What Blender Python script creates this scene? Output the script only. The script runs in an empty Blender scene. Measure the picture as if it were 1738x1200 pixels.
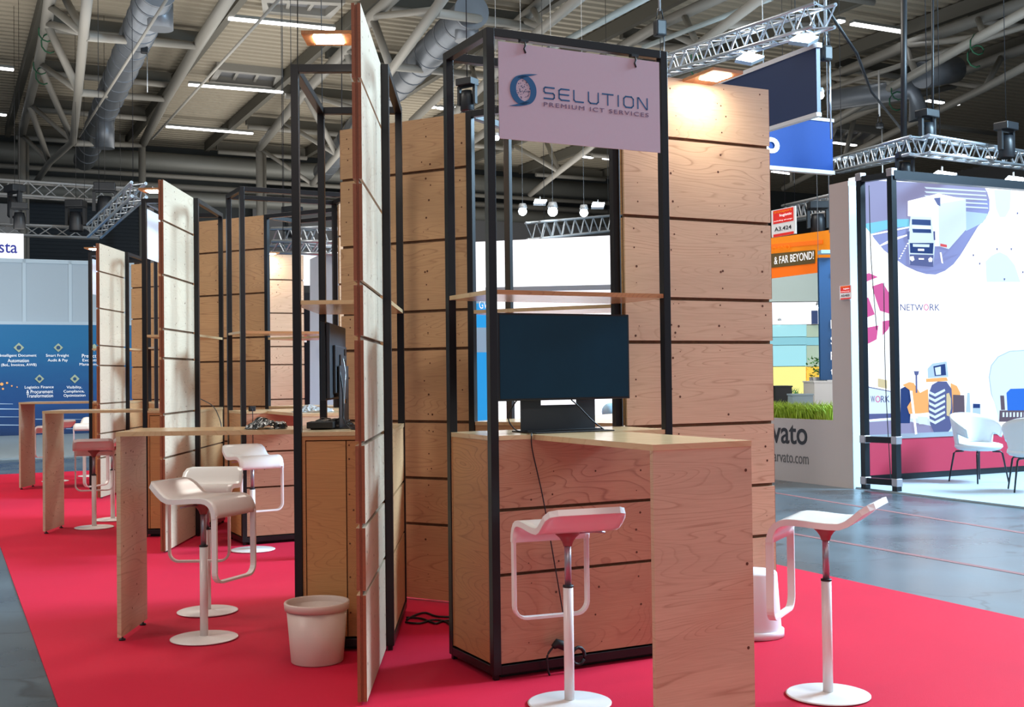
import bpy, bmesh, math, random
from mathutils import Vector, Matrix
random.seed(7)
PI = math.pi
rad = math.radians
SC = bpy.context.scene
COL = SC.collection

# ------------------------------------------------------------------ camera
CAM_H, FPX = 1.40, 1990.0
PITCH, ROLL = rad(1.0324), rad(-0.6787)
_F = Vector((0, math.cos(PITCH), math.sin(PITCH)))
_R0 = Vector((1, 0, 0)); _U0 = _R0.cross(_F)
_R = _R0*math.cos(ROLL) + _U0*math.sin(ROLL)
_U = -_R0*math.sin(ROLL) + _U0*math.cos(ROLL)
cd = bpy.data.cameras.new('camera'); cam = bpy.data.objects.new('camera', cd); COL.objects.link(cam)
cd.sensor_width = 36.0; cd.lens = FPX/1738*36.0; cd.clip_end = 300; cd.clip_start = .05
cam.matrix_world = Matrix(((_R.x, _U.x, -_F.x, 0), (_R.y, _U.y, -_F.y, 0), (_R.z, _U.z, -_F.z, CAM_H), (0, 0, 0, 1)))
SC.camera = cam

# ------------------------------------------------------------------ world and exposure
SC.view_settings.view_transform = 'Standard'; SC.view_settings.look = 'None'
SC.view_settings.gamma = 1.0; SC.view_settings.use_curve_mapping = False
SC.view_settings.exposure = 0.0
W = bpy.data.worlds.new('hall_daylight'); SC.world = W; W.use_nodes = True
bg = W.node_tree.nodes['Background']; bg.inputs[0].default_value = (.80, .88, 1.0, 1); bg.inputs[1].default_value = .33

# hall axes: u runs down the hall (26 deg left of the view), v across it
UA = Vector((math.sin(rad(-26)), math.cos(rad(-26)), 0)); VA = Vector((math.cos(rad(-26)), -math.sin(rad(-26)), 0))
def H(u, v, z=0.0): return UA*u + VA*v + Vector((0, 0, z))
HROT = rad(26)     # rotation about z that turns +Y into the u axis and +X into the v axis

# hall lamps: rows of ceiling luminaires over and behind the viewer
def area(name, loc, sx, sy, power, color=(1, 1, 1), rot=(0, 0, 0)):
    l = bpy.data.lights.new(name, 'AREA'); l.shape = 'RECTANGLE'; l.size = sx; l.size_y = sy; l.energy = power; l.color = color
    o = bpy.data.objects.new(name, l); COL.objects.link(o); o.location = loc; o.rotation_euler = rot; return o
_p = H(5, 17, 8.5); area('unseen_floodlight', _p, 6, 3, 6800, (.50, .77, 1), (Vector((-.5, 5.5, 1.0))-_p).to_track_quat('-Z', 'Y').to_euler())
for i, (u, v, p) in enumerate(((-12, -8, 800), (-12, 8, 600), (4, -12, 1150), (4, 4, 320), (4, 20, 900), (17, -6, 1300), (17, 9, 1000))):
    area('ceiling_luminaire', H(u, v, 11.3), 7, 2.2, p, (1, .93, .84), (0, 0, HROT))

# ------------------------------------------------------------------ measuring helpers (pixel of the photograph -> point on a real plane)
CO = Vector((0, 0, CAM_H))
def ray(x, y): return _F + _R*((x-869)/FPX) - _U*((y-600)/FPX)
def Z(x, y, z):
    d = ray(x, y); return CO + d*((z-CAM_H)/d.z)
def onU(x, y, u):
    d = ray(x, y); return CO + d*(u/(d.x*UA.x+d.y*UA.y))
def onVp(x, y, v):
    d = ray(x, y); return CO + d*(v/(d.x*VA.x+d.y*VA.y))
def uvz(p): return (p.dot(UA), p.x*VA.x+p.y*VA.y, p.z)

# ------------------------------------------------------------------ materials
MATS = {}
def lin(c):
    return tuple(((x/255)/12.92 if x/255 <= .04045 else (((x/255)+.055)/1.055)**2.4) for x in c)
def mat(name, col, rough=.5, metal=0.0, spec=.5, emis=0.0, ecol=None, noise=0.0, nscale=20.0, bump=0.0):
    m = bpy.data.materials.new(name); m.use_nodes = True; nt = m.node_tree; b = nt.nodes['Principled BSDF']
    b.inputs['Base Color'].default_value = (*col, 1); b.inputs['Roughness'].default_value = rough
    b.inputs['Metallic'].default_value = metal; b.inputs['Specular IOR Level'].default_value = spec
    if emis:
        b.inputs['Emission Color'].default_value = (*(ecol or col), 1); b.inputs['Emission Strength'].default_value = emis
    tc = nt.nodes.new('ShaderNodeTexCoord'); n = nt.nodes.new('ShaderNodeTexNoise')
    n.inputs['Scale'].default_value = nscale; n.inputs['Detail'].default_value = 4
    nt.links.new(tc.outputs['Object'], n.inputs['Vector'])
    if noise:
        mx = nt.nodes.new('ShaderNodeMix'); mx.data_type = 'RGBA'; mx.blend_type = 'MULTIPLY'; mx.inputs[0].default_value = 1
        r = nt.nodes.new('ShaderNodeMapRange'); r.inputs[3].default_value = 1-noise; r.inputs[4].default_value = 1+noise
        nt.links.new(n.outputs['Fac'], r.inputs[0]); nt.links.new(r.outputs[0], mx.inputs[7]); mx.inputs[6].default_value = (*col, 1)
        nt.links.new(mx.outputs[2], b.inputs['Base Color'])
    if bump:
        bp = nt.nodes.new('ShaderNodeBump'); bp.inputs['Strength'].default_value = bump; bp.inputs['Distance'].default_value = .01
        nt.links.new(n.outputs['Fac'], bp.inputs['Height']); nt.links.new(bp.outputs[0], b.inputs['Normal'])
    MATS[name] = m; return m

def wood(name, base, dark, lines=34.0, contrast=.5, stretch=(1.1, 1.1, 4.2), rough=.48, patch=.5):
    """rotary-cut plywood: contour lines of a stretched noise field, fine fibres, broad tone patches"""
    m = bpy.data.materials.new(name); m.use_nodes = True; nt = m.node_tree; b = nt.nodes['Principled BSDF']; L = nt.links
    b.inputs['Roughness'].default_value = rough
    tc = nt.nodes.new('ShaderNodeTexCoord'); oi = nt.nodes.new('ShaderNodeObjectInfo')
    add = nt.nodes.new('ShaderNodeVectorMath'); add.operation = 'ADD'
    sc = nt.nodes.new('ShaderNodeMath'); sc.operation = 'MULTIPLY'; sc.inputs[1].default_value = 37.0
    L.new(oi.outputs['Random'], sc.inputs[0]); L.new(tc.outputs['Object'], add.inputs[0]); L.new(sc.outputs[0], add.inputs[1])
    mp = nt.nodes.new('ShaderNodeMapping'); mp.inputs['Scale'].default_value = stretch; L.new(add.outputs[0], mp.inputs[0])
    n = nt.nodes.new('ShaderNodeTexNoise'); n.inputs['Scale'].default_value = .95; n.inputs['Detail'].default_value = 1.6; n.inputs['Distortion'].default_value = .45
    L.new(mp.outputs[0], n.inputs['Vector'])
    k = nt.nodes.new('ShaderNodeMath'); k.operation = 'MULTIPLY'; k.inputs[1].default_value = lines; L.new(n.outputs['Fac'], k.inputs[0])
    fr = nt.nodes.new('ShaderNodeMath'); fr.operation = 'FRACT'; L.new(k.outputs[0], fr.inputs[0])
    rp = nt.nodes.new('ShaderNodeValToRGB'); L.new(fr.outputs[0], rp.inputs[0])
    e = rp.color_ramp.elements; e[0].position = 0; e[0].color = (0, 0, 0, 1); e[1].position = 1; e[1].color = (.0, .0, .0, 1)
    for p, v in ((.62, .04), (.80, .22), (.92, .95)):
        q = rp.color_ramp.elements.new(p); q.color = (v, v, v, 1)
    mp2 = nt.nodes.new('ShaderNodeMapping'); mp2.inputs['Scale'].default_value = (7, 7, 170); L.new(add.outputs[0], mp2.inputs[0])
    n2 = nt.nodes.new('ShaderNodeTexNoise'); n2.inputs['Scale'].default_value = 1.0; n2.inputs['Detail'].default_value = 3; L.new(mp2.outputs[0], n2.inputs['Vector'])
    n3 = nt.nodes.new('ShaderNodeTexNoise'); n3.inputs['Scale'].default_value = .8; n3.inputs['Detail'].default_value = 2; L.new(mp.outputs[0], n3.inputs['Vector'])
    # strength of the lines varies over the sheet
    amp = nt.nodes.new('ShaderNodeMapRange'); amp.inputs[1].default_value = .35; amp.inputs[2].default_value = .65; amp.inputs[3].default_value = .25*contrast; amp.inputs[4].default_value = contrast
    L.new(n3.outputs['Fac'], amp.inputs[0])
    f = nt.nodes.new('ShaderNodeMath'); f.operation = 'MULTIPLY'; L.new(rp.outputs[0], f.inputs[0]); L.new(amp.outputs[0], f.inputs[1])
    fb = nt.nodes.new('ShaderNodeMapRange'); fb.inputs[1].default_value = .3; fb.inputs[2].default_value = .75; fb.inputs[3].default_value = 0; fb.inputs[4].default_value = .30*contrast+.04
    L.new(n2.outputs['Fac'], fb.inputs[0])
    s = nt.nodes.new('ShaderNodeMath'); s.operation = 'ADD'; s.use_clamp = True; L.new(f.outputs[0], s.inputs[0]); L.new(fb.outputs[0], s.inputs[1])
    mx = nt.nodes.new('ShaderNodeMix'); mx.data_type = 'RGBA'; L.new(s.outputs[0], mx.inputs[0]); mx.inputs[6].default_value = (*base, 1); mx.inputs[7].default_value = (*dark, 1)
    mu = nt.nodes.new('ShaderNodeMix'); mu.data_type = 'RGBA'; mu.blend_type = 'MULTIPLY'; mu.inputs[0].default_value = patch
    pr = nt.nodes.new('ShaderNodeMapRange'); pr.inputs[1].default_value = .3; pr.inputs[2].default_value = .7; pr.inputs[3].default_value = .78; pr.inputs[4].default_value = 1.1
    L.new(n3.outputs['Fac'], pr.inputs[0]); L.new(mx.outputs[2], mu.inputs[6]); L.new(pr.outputs[0], mu.inputs[7]); L.new(mu.outputs[2], b.inputs['Base Color'])
    bp = nt.nodes.new('ShaderNodeBump'); bp.inputs['Strength'].default_value = .06; L.new(n2.outputs['Fac'], bp.inputs['Height']); L.new(bp.outputs[0], b.inputs['Normal'])
    MATS[name] = m; return m

wood('ply_tan', lin((206, 164, 118)), lin((142, 92, 54)), contrast=.55, lines=36, stretch=(.7, .7, 5.2))
mat('ply_gap', lin((104, 76, 54)), .9, noise=.5, nscale=30)
wood('ply_lit', lin((204, 188, 164)), lin((166, 134, 104)), contrast=.4, lines=26)  # plywood lightened, glare of grazing light put into the colour
wood('ply_door', lin((196, 142, 88)), lin((138, 84, 44)), contrast=.6, lines=30, stretch=(.8, .8, 5))
wood('ply_pink', lin((190, 138, 106)), lin((132, 72, 48)), contrast=.6, lines=32)
wood('ply_fin', lin((208, 182, 150)), lin((142, 98, 68)), contrast=.50, lines=34, stretch=(.7, .7, 5))
wood('ply_top', lin((212, 182, 140)), lin((170, 128, 84)), contrast=.35, stretch=(1, 1, 1), rough=.22)
wood('ply_core', lin((148, 86, 54)), lin((96, 48, 26)), contrast=.3, lines=20)
wood('ply_edge', lin((186, 128, 78)), lin((120, 72, 40)), contrast=.5, lines=60)
mat('groove', lin((98, 68, 46)), .9, noise=.6, nscale=40)
mat('screw_hole', lin((92, 54, 34)), .9)
mat('steel_black', lin((30, 28, 30)), .34, .35, .5, noise=.12, nscale=9)
mat('plinth_black', lin((24, 20, 20)), .6)
mat('stool_white', lin((236, 230, 226)), .25, 0, .5)
mat('chrome', lin((170, 168, 175)), .35, .7)
mat('stool_bracket', lin((150, 92, 88)), .45, .2)
mat('rubber_black', lin((20, 20, 22)), .6)
mat('bin_grey', lin((208, 186, 176)), .42, noise=.05, nscale=300)
mat('bin_white', lin((228, 222, 226)), .35)
mat('tv_black', lin((22, 24, 28)), .35)
mat('tv_back', lin((58, 62, 68)), .45, .2)
mat('tv_screen', lin((6, 36, 52)), .10, 0, .4, emis=.10, ecol=lin((8, 62, 88)), noise=.5, nscale=3)
mat('sign_pink', lin((196, 178, 190)), .6, noise=.02, nscale=60)
mat('sign_pale', lin((214, 212, 222)), .6)
mat('logo_blue', lin((14, 84, 134)), .5)
mat('logo_navy', lin((28, 48, 96)), .5)
mat('sign_blue', lin((58, 64, 190)), .5)
mat('logo_grey', lin((112, 92, 124)), .5)
mat('led_panel', (1, .95, .86), .4, emis=110, ecol=(1, .93, .80))
mat('cable_black', lin((18, 18, 22)), .5)
mat('plastic_clear', lin((190, 195, 200)), .2)
mat('foil_black', lin((34, 36, 38)), .22, 0, .8, noise=.5, nscale=30, bump=.8)
mat('foil_silver', lin((176, 182, 186)), .2, .3, .8, noise=.3, nscale=40, bump=.8)
mat('truss_white', lin((140, 138, 132)), .5)
mat('truss_blue', lin((158, 172, 176)), .45)
mat('alu', lin((186, 194, 202)), .28, .75)
mat('alu_dull', lin((150, 152, 154)), .5, .3)
mat('duct_silver', lin((118, 124, 132)), .4, .45, noise=.2, nscale=2, bump=.2)
mat('duct_grey', lin((128, 130, 126)), .5, .3)
mat('deck', lin((158, 150, 134)), .7)
mat('purlin', lin((92, 90, 82)), .7)
mat('wall_dark', lin((78, 84, 86)), .8)
mat('wall_grey', lin((120, 122, 126)), .8)
mat('shutter', lin((22, 36, 48)), .6)
mat('column', lin((190, 186, 184)), .7)
mat('strip_light', (1, 1, 1), .4, emis=5.5, ecol=(.96, .98, 1))
mat('spot_light', (1, 1, 1), .4, emis=22, ecol=(.80, .93, 1))
mat('lamp_white', (1, 1, 1), .4, emis=9, ecol=(.95, .98, 1))
mat('lamp_warm', (1, 1, 1), .4, emis=6, ecol=(1, .85, .6))
mat('fixture_black', lin((16, 20, 26)), .45)
mat('green_sling', lin((28, 84, 58)), .7)
mat('partition', lin((176, 188, 198)), .7)
mat('partition_frame', lin((190, 204, 214)), .5)
mat('screen_white', lin((235, 240, 244)), .6, emis=1.0, ecol=(.93, .96, 1))
mat('booth_cyan', lin((20, 148, 214)), .5, emis=.5)
mat('booth_pale', lin((150, 186, 206)), .5, emis=.1)
mat('platform_white', lin((150, 166, 176)), .55, noise=.06, nscale=4)
mat('arvato_wall', lin((176, 164, 160)), .8)
mat('arvato_edge', lin((206, 222, 230)), .4)
mat('text_dark', lin((40, 40, 46)), .6)
mat('text_grey', lin((90, 86, 86)), .6)
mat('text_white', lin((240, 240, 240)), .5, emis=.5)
mat('navy_banner', lin((22, 44, 84)), .5)
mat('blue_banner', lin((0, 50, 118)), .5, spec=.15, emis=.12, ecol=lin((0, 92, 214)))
mat('silver_edge', lin((200, 204, 208)), .4)
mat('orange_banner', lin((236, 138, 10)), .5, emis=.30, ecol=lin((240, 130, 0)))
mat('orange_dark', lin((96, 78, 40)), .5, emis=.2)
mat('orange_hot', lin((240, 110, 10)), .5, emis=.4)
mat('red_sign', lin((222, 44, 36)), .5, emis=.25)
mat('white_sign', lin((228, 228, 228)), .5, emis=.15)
mat('blue_panel', lin((22, 74, 120)), .5, emis=.08)
mat('planter_white', lin((220, 216, 210)), .5)
mat('planter_black', lin((34, 34, 34)), .5)
mat('soil', lin((50, 38, 28)), .9)
mat('grass', lin((160, 186, 56)), .6, noise=.35, nscale=9)
mat('grass_dark', lin((70, 140, 60)), .6, noise=.35, nscale=9)
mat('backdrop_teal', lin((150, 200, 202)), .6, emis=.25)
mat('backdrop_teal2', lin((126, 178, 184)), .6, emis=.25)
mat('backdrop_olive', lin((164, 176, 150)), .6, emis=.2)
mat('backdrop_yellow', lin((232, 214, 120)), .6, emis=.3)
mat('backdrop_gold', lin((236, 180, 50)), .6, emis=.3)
mat('booth_red', lin((164, 34, 62)), .5)
mat('frame_dark', lin((16, 24, 32)), .3, .3)
mat('chair_white', lin((206, 212, 216)), .5)
mat('chair_leg', lin((16, 22, 30)), .4)
mat('leaf', lin((70, 130, 50)), .5)
def lit(name, c, e=1.0): return mat(name, tuple(q*.10 for q in lin(c)), .6, spec=.1, emis=e, ecol=lin(c))     # backlit print
lit('print_white', (246, 249, 255), 1.45); lit('print_ice', (206, 226, 244), 1.1); lit('print_mist', (176, 206, 234), 1.0)
lit('print_road', (142, 152, 208), .9); lit('print_dusk', (150, 150, 190), .9); lit('print_cyan', (120, 196, 222), 1.0)
lit('print_navy', (40, 66, 130), .8); lit('print_slate', (96, 106, 160), .8); lit('print_orange', (240, 176, 110), 1.0)
lit('print_pink', (216, 92, 158), .9); lit('print_tan', (214, 200, 160), .95); lit('print_blue', (48, 116, 226), .9)
lit('print_red', (224, 90, 96), .9); lit('print_brown', (104, 92, 110), .8)

def glass_blue():
    m = bpy.data.materials.new('blue_poster'); m.use_nodes = True; nt = m.node_tree; b = nt.nodes['Principled BSDF']; L = nt.links
    tc = nt.nodes.new('ShaderNodeTexCoord'); mp = nt.nodes.new('ShaderNodeMapping'); mp.inputs['Scale'].default_value = (.25, .25, 1.6); L.new(tc.outputs['Object'], mp.inputs[0])
    n = nt.nodes.new('ShaderNodeTexNoise'); n.inputs['Scale'].default_value = 2.2; n.inputs['Detail'].default_value = 3; L.new(mp.outputs[0], n.inputs['Vector'])
    sp = nt.nodes.new('ShaderNodeSeparateXYZ'); L.new(tc.outputs['Object'], sp.inputs[0])
    g = nt.nodes.new('ShaderNodeMapRange'); g.inputs[1].default_value = 0; g.inputs[2].default_value = 2.8; L.new(sp.outputs['Z'], g.inputs[0])
    a = nt.nodes.new('ShaderNodeMath'); a.operation = 'MULTIPLY_ADD'; a.inputs[1].default_value = .35; L.new(n.outputs['Fac'], a.inputs[0]); L.new(g.outputs[0], a.inputs[2])
    r = nt.nodes.new('ShaderNodeValToRGB'); L.new(a.outputs[0], r.inputs[0]); e = r.color_ramp.elements
    e[0].position = .1; e[0].color = (*lin((10, 44, 88)), 1); e[1].position = 1.0; e[1].color = (*lin((0, 100, 150)), 1)
    q = e.new(.45); q.color = (*lin((8, 66, 128)), 1)
    L.new(r.outputs[0], b.inputs['Base Color']); L.new(r.outputs[0], b.inputs['Emission Color']); b.inputs['Emission Strength'].default_value = .13
    b.inputs['Roughness'].default_value = .5; MATS['blue_poster'] = m
glass_blue()

def carpet_mat():
    m = mat('carpet_red', (.55, .003, .030), .72, spec=.14, noise=.10, nscale=1.3)
    nt = m.node_tree; b = nt.nodes['Principled BSDF']
    n = nt.nodes.new('ShaderNodeTexNoise'); n.inputs['Scale'].default_value = 420; n.inputs['Detail'].default_value = 2
    tc = nt.nodes.new('ShaderNodeTexCoord'); nt.links.new(tc.outputs['Object'], n.inputs['Vector'])
    bp = nt.nodes.new('ShaderNodeBump'); bp.inputs['Strength'].default_value = .35; bp.inputs['Distance'].default_value = .004
    nt.links.new(n.outputs['Fac'], bp.inputs['Height']); nt.links.new(bp.outputs[0], b.inputs['Normal'])
    b.inputs['Sheen Weight'].default_value = .06; b.inputs['Sheen Roughness'].default_value = .5; b.inputs['Sheen Tint'].default_value = (1, .45, .7, 1)
carpet_mat()

def concrete():
    m = bpy.data.materials.new('concrete'); m.use_nodes = True; nt = m.node_tree; b = nt.nodes['Principled BSDF']; L = nt.links
    tc = nt.nodes.new('ShaderNodeTexCoord'); n = nt.nodes.new('ShaderNodeTexNoise'); n.inputs['Scale'].default_value = .9; n.inputs['Detail'].default_value = 8; L.new(tc.outputs['Object'], n.inputs['Vector'])
    r = nt.nodes.new('ShaderNodeValToRGB'); L.new(n.outputs['Fac'], r.inputs[0]); e = r.color_ramp.elements
    e[0].position = .3; e[0].color = (*lin((42, 54, 62)), 1); e[1].position = .75; e[1].color = (*lin((90, 106, 116)), 1)
    v = nt.nodes.new('ShaderNodeTexVoronoi'); v.feature = 'DISTANCE_TO_EDGE'; v.inputs['Scale'].default_value = .35
    mp = nt.nodes.new('ShaderNodeMapping'); mp.inputs['Scale'].default_value = (1, 2.2, 1); n2 = nt.nodes.new('ShaderNodeTexNoise'); n2.inputs['Scale'].default_value = 1.4; n2.inputs['Detail'].default_value = 5
    L.new(tc.outputs['Object'], mp.inputs[0]); L.new(tc.outputs['Object'], n2.inputs['Vector'])
    ad = nt.nodes.new('ShaderNodeVectorMath'); ad.operation = 'MULTIPLY_ADD'; ad.inputs[1].default_value = (1.6, 1.6, 0); L.new(n2.outputs['Color'], ad.inputs[0]); L.new(mp.outputs[0], ad.inputs[2]); L.new(ad.outputs[0], v.inputs['Vector'])
    cr = nt.nodes.new('ShaderNodeMapRange'); cr.inputs[1].default_value = 0; cr.inputs[2].default_value = .012; cr.inputs[3].default_value = .35; cr.inputs[4].default_value = 1; L.new(v.outputs['Distance'], cr.inputs[0])
    mx = nt.nodes.new('ShaderNodeMix'); mx.data_type = 'RGBA'; mx.blend_type = 'MULTIPLY'; mx.inputs[0].default_value = 1; L.new(r.outputs[0], mx.inputs[6]); L.new(cr.outputs[0], mx.inputs[7]); L.new(mx.outputs[2], b.inputs['Base Color'])
    rr = nt.nodes.new('ShaderNodeMapRange'); rr.inputs[3].default_value = .16; rr.inputs[4].default_value = .42; L.new(n.outputs['Fac'], rr.inputs[0]); L.new(rr.outputs[0], b.inputs['Roughness'])
    b.inputs['Specular IOR Level'].default_value = .8
    bp = nt.nodes.new('ShaderNodeBump'); bp.inputs['Strength'].default_value = .25; bp.inputs['Distance'].default_value = .02; L.new(n.outputs['Fac'], bp.inputs['Height']); L.new(bp.outputs[0], b.inputs['Normal'])
    MATS['concrete'] = m
concrete()

# ------------------------------------------------------------------ mesh builder
class MB:
    def __init__(s): s.bm = bmesh.new(); s.mats = []
    def mi(s, m):
        if m is None: return 0
        if m not in s.mats: s.mats.append(m)
        return s.mats.index(m)
    def face(s, pts, m=None):
        vs = [s.bm.verts.new(p) for p in pts]
        try: f = s.bm.faces.new(vs); f.material_index = s.mi(m); return f
        except ValueError: return None
    def box(s, x0, x1, y0, y1, z0, z1, m=None, M=None):
        P = [Vector((x, y, z)) for z in (z0, z1) for x, y in ((x0, y0), (x1, y0), (x1, y1), (x0, y1))]
        if M is not None: P = [M @ p for p in P]
        v = [s.bm.verts.new(p) for p in P]; k = s.mi(m)
        for a in ((3, 2, 1, 0), (4, 5, 6, 7), (0, 1, 5, 4), (1, 2, 6, 5), (2, 3, 7, 6), (3, 0, 4, 7)):
            f = s.bm.faces.new([v[i] for i in a]); f.material_index = k
        return s
    def tube(s, pts, r, n=8, m=None, closed=False, cap=True, sx=1.0, up=None):
        pts = [Vector(p) for p in pts]; rings = []; k = s.mi(m); N = len(pts)
        for i, p in enumerate(pts):
            a = pts[i-1] if (i > 0 or closed) else p; c = pts[(i+1) % N] if (i < N-1 or closed) else p
            t = (c-a).normalized() if (c-a).length > 1e-9 else Vector((0, 0, 1))
            if up is not None: ref = Vector(up)
            else: ref = Vector((0, 0, 1)) if abs(t.z) < .9 else Vector((1, 0, 0))
            x = t.cross(ref)
            x = x.normalized() if x.length > 1e-6 else Vector((1, 0, 0)); y = x.cross(t).normalized()
            rr = r[i] if isinstance(r, (list, tuple)) else r
            if n == 4: ring = [p + x*(rr*sx*a1) + y*(rr*b1) for a1, b1 in ((1, 1), (-1, 1), (-1, -1), (1, -1))]
            else: ring = [p + x*(rr*sx*math.cos(2*PI*j/n)) + y*(rr*math.sin(2*PI*j/n)) for j in range(n)]
            rings.append([s.bm.verts.new(q) for q in ring])
        for i in range(N if closed else N-1):
            A, B = rings[i], rings[(i+1) % N]
            for j in range(n):
                f = s.bm.faces.new((A[j], B[j], B[(j+1) % n], A[(j+1) % n])); f.material_index = k; f.smooth = n > 4
        if cap and not closed:
            for R_, fl in ((rings[0], 0), (rings[-1], 1)):
                f = s.bm.faces.new(R_ if fl else R_[::-1]); f.material_index = k
        return s
    def lathe(s, prof, n=32, m=None, c=(0, 0, 0), sm=True):
        c = Vector(c); k = s.mi(m); rings = []
        for r, z in prof:
            if r < 1e-6: rings.append([s.bm.verts.new(c+Vector((0, 0, z)))])
            else: rings.append([s.bm.verts.new(c+Vector((r*math.cos(2*PI*j/n), r*math.sin(2*PI*j/n), z))) for j in range(n)])
        for A, B in zip(rings, rings[1:]):
            for j in range(n):
                q = [A[j % len(A)], A[(j+1) % len(A)], B[(j+1) % len(B)], B[j % len(B)]]
                u = []
                for w in q:
                    if w not in u: u.append(w)
                if len(u) > 2:
                    f = s.bm.faces.new(u); f.material_index = k; f.smooth = sm
        return s
    def prism(s, pts, d, m=None):
        """flat outline (3-D points, planar) given thickness vector d"""
        pts = [Vector(p) for p in pts]; d = Vector(d); k = s.mi(m)
        a = [s.bm.verts.new(p) for p in pts]; b = [s.bm.verts.new(p+d) for p in pts]; n = len(pts)
        fs = [s.bm.faces.new(a[::-1]), s.bm.faces.new(b)]
        for i in range(n): fs.append(s.bm.faces.new((a[i], a[(i+1) % n], b[(i+1) % n], b[i])))
        for f in fs: f.material_index = k
        return s
    def sphere(s, c, r, m=None, n=12, sq=(1, 1, 1)):
        prof = [(r*math.sin(PI*i/n)*sq[0], -r*math.cos(PI*i/n)*sq[2]) for i in range(n+1)]; prof[0] = (0, prof[0][1]); prof[-1] = (0, prof[-1][1])
        return s.lathe(prof, 16, m, c)
    def build(s, name, mt, parent=None, bevel=0.0, recalc=True):
        if recalc: bmesh.ops.recalc_face_normals(s.bm, faces=s.bm.faces)
        me = bpy.data.meshes.new(name); s.bm.to_mesh(me); s.bm.free()
        names = [x for x in s.mats] or [mt]
        for x in names: me.materials.append(MATS[x if x else mt])
        o = bpy.data.objects.new(name, me); COL.objects.link(o)
        if parent is not None: o.parent = parent
        if bevel:
            b = o.modifiers.new('bevel', 'BEVEL'); b.width = bevel; b.segments = 2; b.limit_method = 'ANGLE'
        return o

def tag(o, label, cat, group=None, kind=None):
    if label: o['label'] = label
    if cat: o['category'] = cat
    if group: o['group'] = group
    if kind: o['kind'] = kind
    return o
def thing(name, label, cat, loc=(0, 0, 0), rz=0.0, group=None):
    o = bpy.data.objects.new(name, None); COL.objects.link(o); o.empty_display_size = .1
    o.location = loc; o.rotation_euler = (0, 0, rz); return tag(o, label, cat, group)
def struct(name, mb, m, kind='structure'):
    o = mb.build(name, m); o['kind'] = kind; return o
def dup(root, loc, rz, label, group=None):
    r = root.copy(); COL.objects.link(r); r.location = loc; r.rotation_euler = (0, 0, rz); r['label'] = label
    if group: r['group'] = group
    for ch in list(root.children):
        c = ch.copy(); COL.objects.link(c); c.parent = r
        for g in list(ch.children):
            d = g.copy(); COL.objects.link(d); d.parent = c
    return r
def part(name, mb, m, parent, bevel=0.0): return mb.build(name, m, parent, bevel)

_dg = None
def text(name, s, width, height, o, right, up, m, parent=None, bold=0.0, out=None, depth=.003, spacing=1.0):
    """lettering as a thin mesh, fitted into width x height, lower-left corner at o"""
    c = bpy.data.curves.new(name, 'FONT'); c.body = s; c.extrude = .01; c.offset = bold; c.space_character = spacing; c.resolution_u = 4
    t = bpy.data.objects.new(name, c); COL.objects.link(t); bpy.context.view_layer.update()
    me = bpy.data.meshes.new_from_object(t.evaluated_get(bpy.context.evaluated_depsgraph_get())); COL.objects.unlink(t); bpy.data.objects.remove(t)
    xs = [v.co.x for v in me.vertices]; ys = [v.co.y for v in me.vertices]
    x0, x1, y0, y1 = min(xs), max(xs), min(ys), max(ys)
    right = Vector(right).normalized(); up = Vector(up).normalized(); nrm = right.cross(up); o = Vector(o)
    for v in me.vertices:
        p = v.co.copy()
        v.co = o + right*((p.x-x0)/(x1-x0)*width) + up*((p.y-y0)/(y1-y0)*height) + nrm*((p.z+.01)/.02*depth)
    me.materials.clear(); me.materials.append(MATS[m]); me.name = name
    ob = bpy.data.objects.new(name, me); COL.objects.link(ob)
    if parent is not None: ob.parent = parent
    return ob

# ================================================================== SETTING
b = MB(); b.face([H(-14, -22), H(58, -22), H(58, 50), H(-14, 50)]); fl = struct('floor', b, 'concrete')
b = MB()                                    # corrugated steel deck, ribs across the hall
u = -4.0; DZ = 12.0
prof = []
while u < 58:
    prof += [(u, DZ), (u+.17, DZ), (u+.21, DZ+.07), (u+.38, DZ+.07)]; u += .42
for (a0, z0), (a1, z1) in zip(prof, prof[1:]):
    b.face([H(a0, -26, z0), H(a1, -26, z1), H(a1, 50, z1), H(a0, 50, z0)])
struct('ceiling', b, 'deck')
b = MB(); p0 = H(55, -26); b.prism([H(55, -26, 0), H(55, 50, 0), H(55, 50, 12.1), H(55, -26, 12.1)], UA*.2); struct('wall_back', b, 'wall_dark')
b = MB(); b.prism([H(-3, .45), H(19.05, .45), H(19.05, 5.43), H(-3, 5.43)], (0, 0, .006)); 
car = b.build('carpet', 'carpet_red'); tag(car, 'long red exhibition carpet running under all the wooden booths', 'carpet')
# floor tape lines on the aisle at the right
for k, (a, c, lb) in enumerate((((1318, 837), (1738, 905), 'faint orange line on the floor nearest the grey stand wall'), ((1340, 905), (1738, 975), 'faint orange line on the floor nearest the red carpet'))):
    p, q = Z(a[0], a[1], 0), Z(c[0], c[1], 0); d = (q-p).normalized(); p = p-d*6; q = q+d*4; n = d.cross(Vector((0, 0, 1)))*.03
    b = MB(); b.prism([p+n, p-n, q-n, q+n], (0, 0, .002)); mat('tape_%d' % k, lin((128, 84, 86)), .5)
    tag(b.build('floor_line', 'tape_%d' % k), lb, 'floor marking')

# ================================================================== THE WOODEN BOOTH MODULE
# local frame: origin = left front foot of the steel tower, +x to its right, +y to its back
HT, CT = 3.0, 1.12
SEAMS = [2.67, 2.235, 1.80, 1.565, 1.115, .765, .48]
def holes(b, fx, pts, r, m='screw_hole'):
    for p in pts:
        c, rx, ry = fx(*p)
        b.face([c + rx*(r*math.cos(a*PI/4)) + ry*(r*math.sin(a*PI/4)) for a in range(8)], m)

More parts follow.
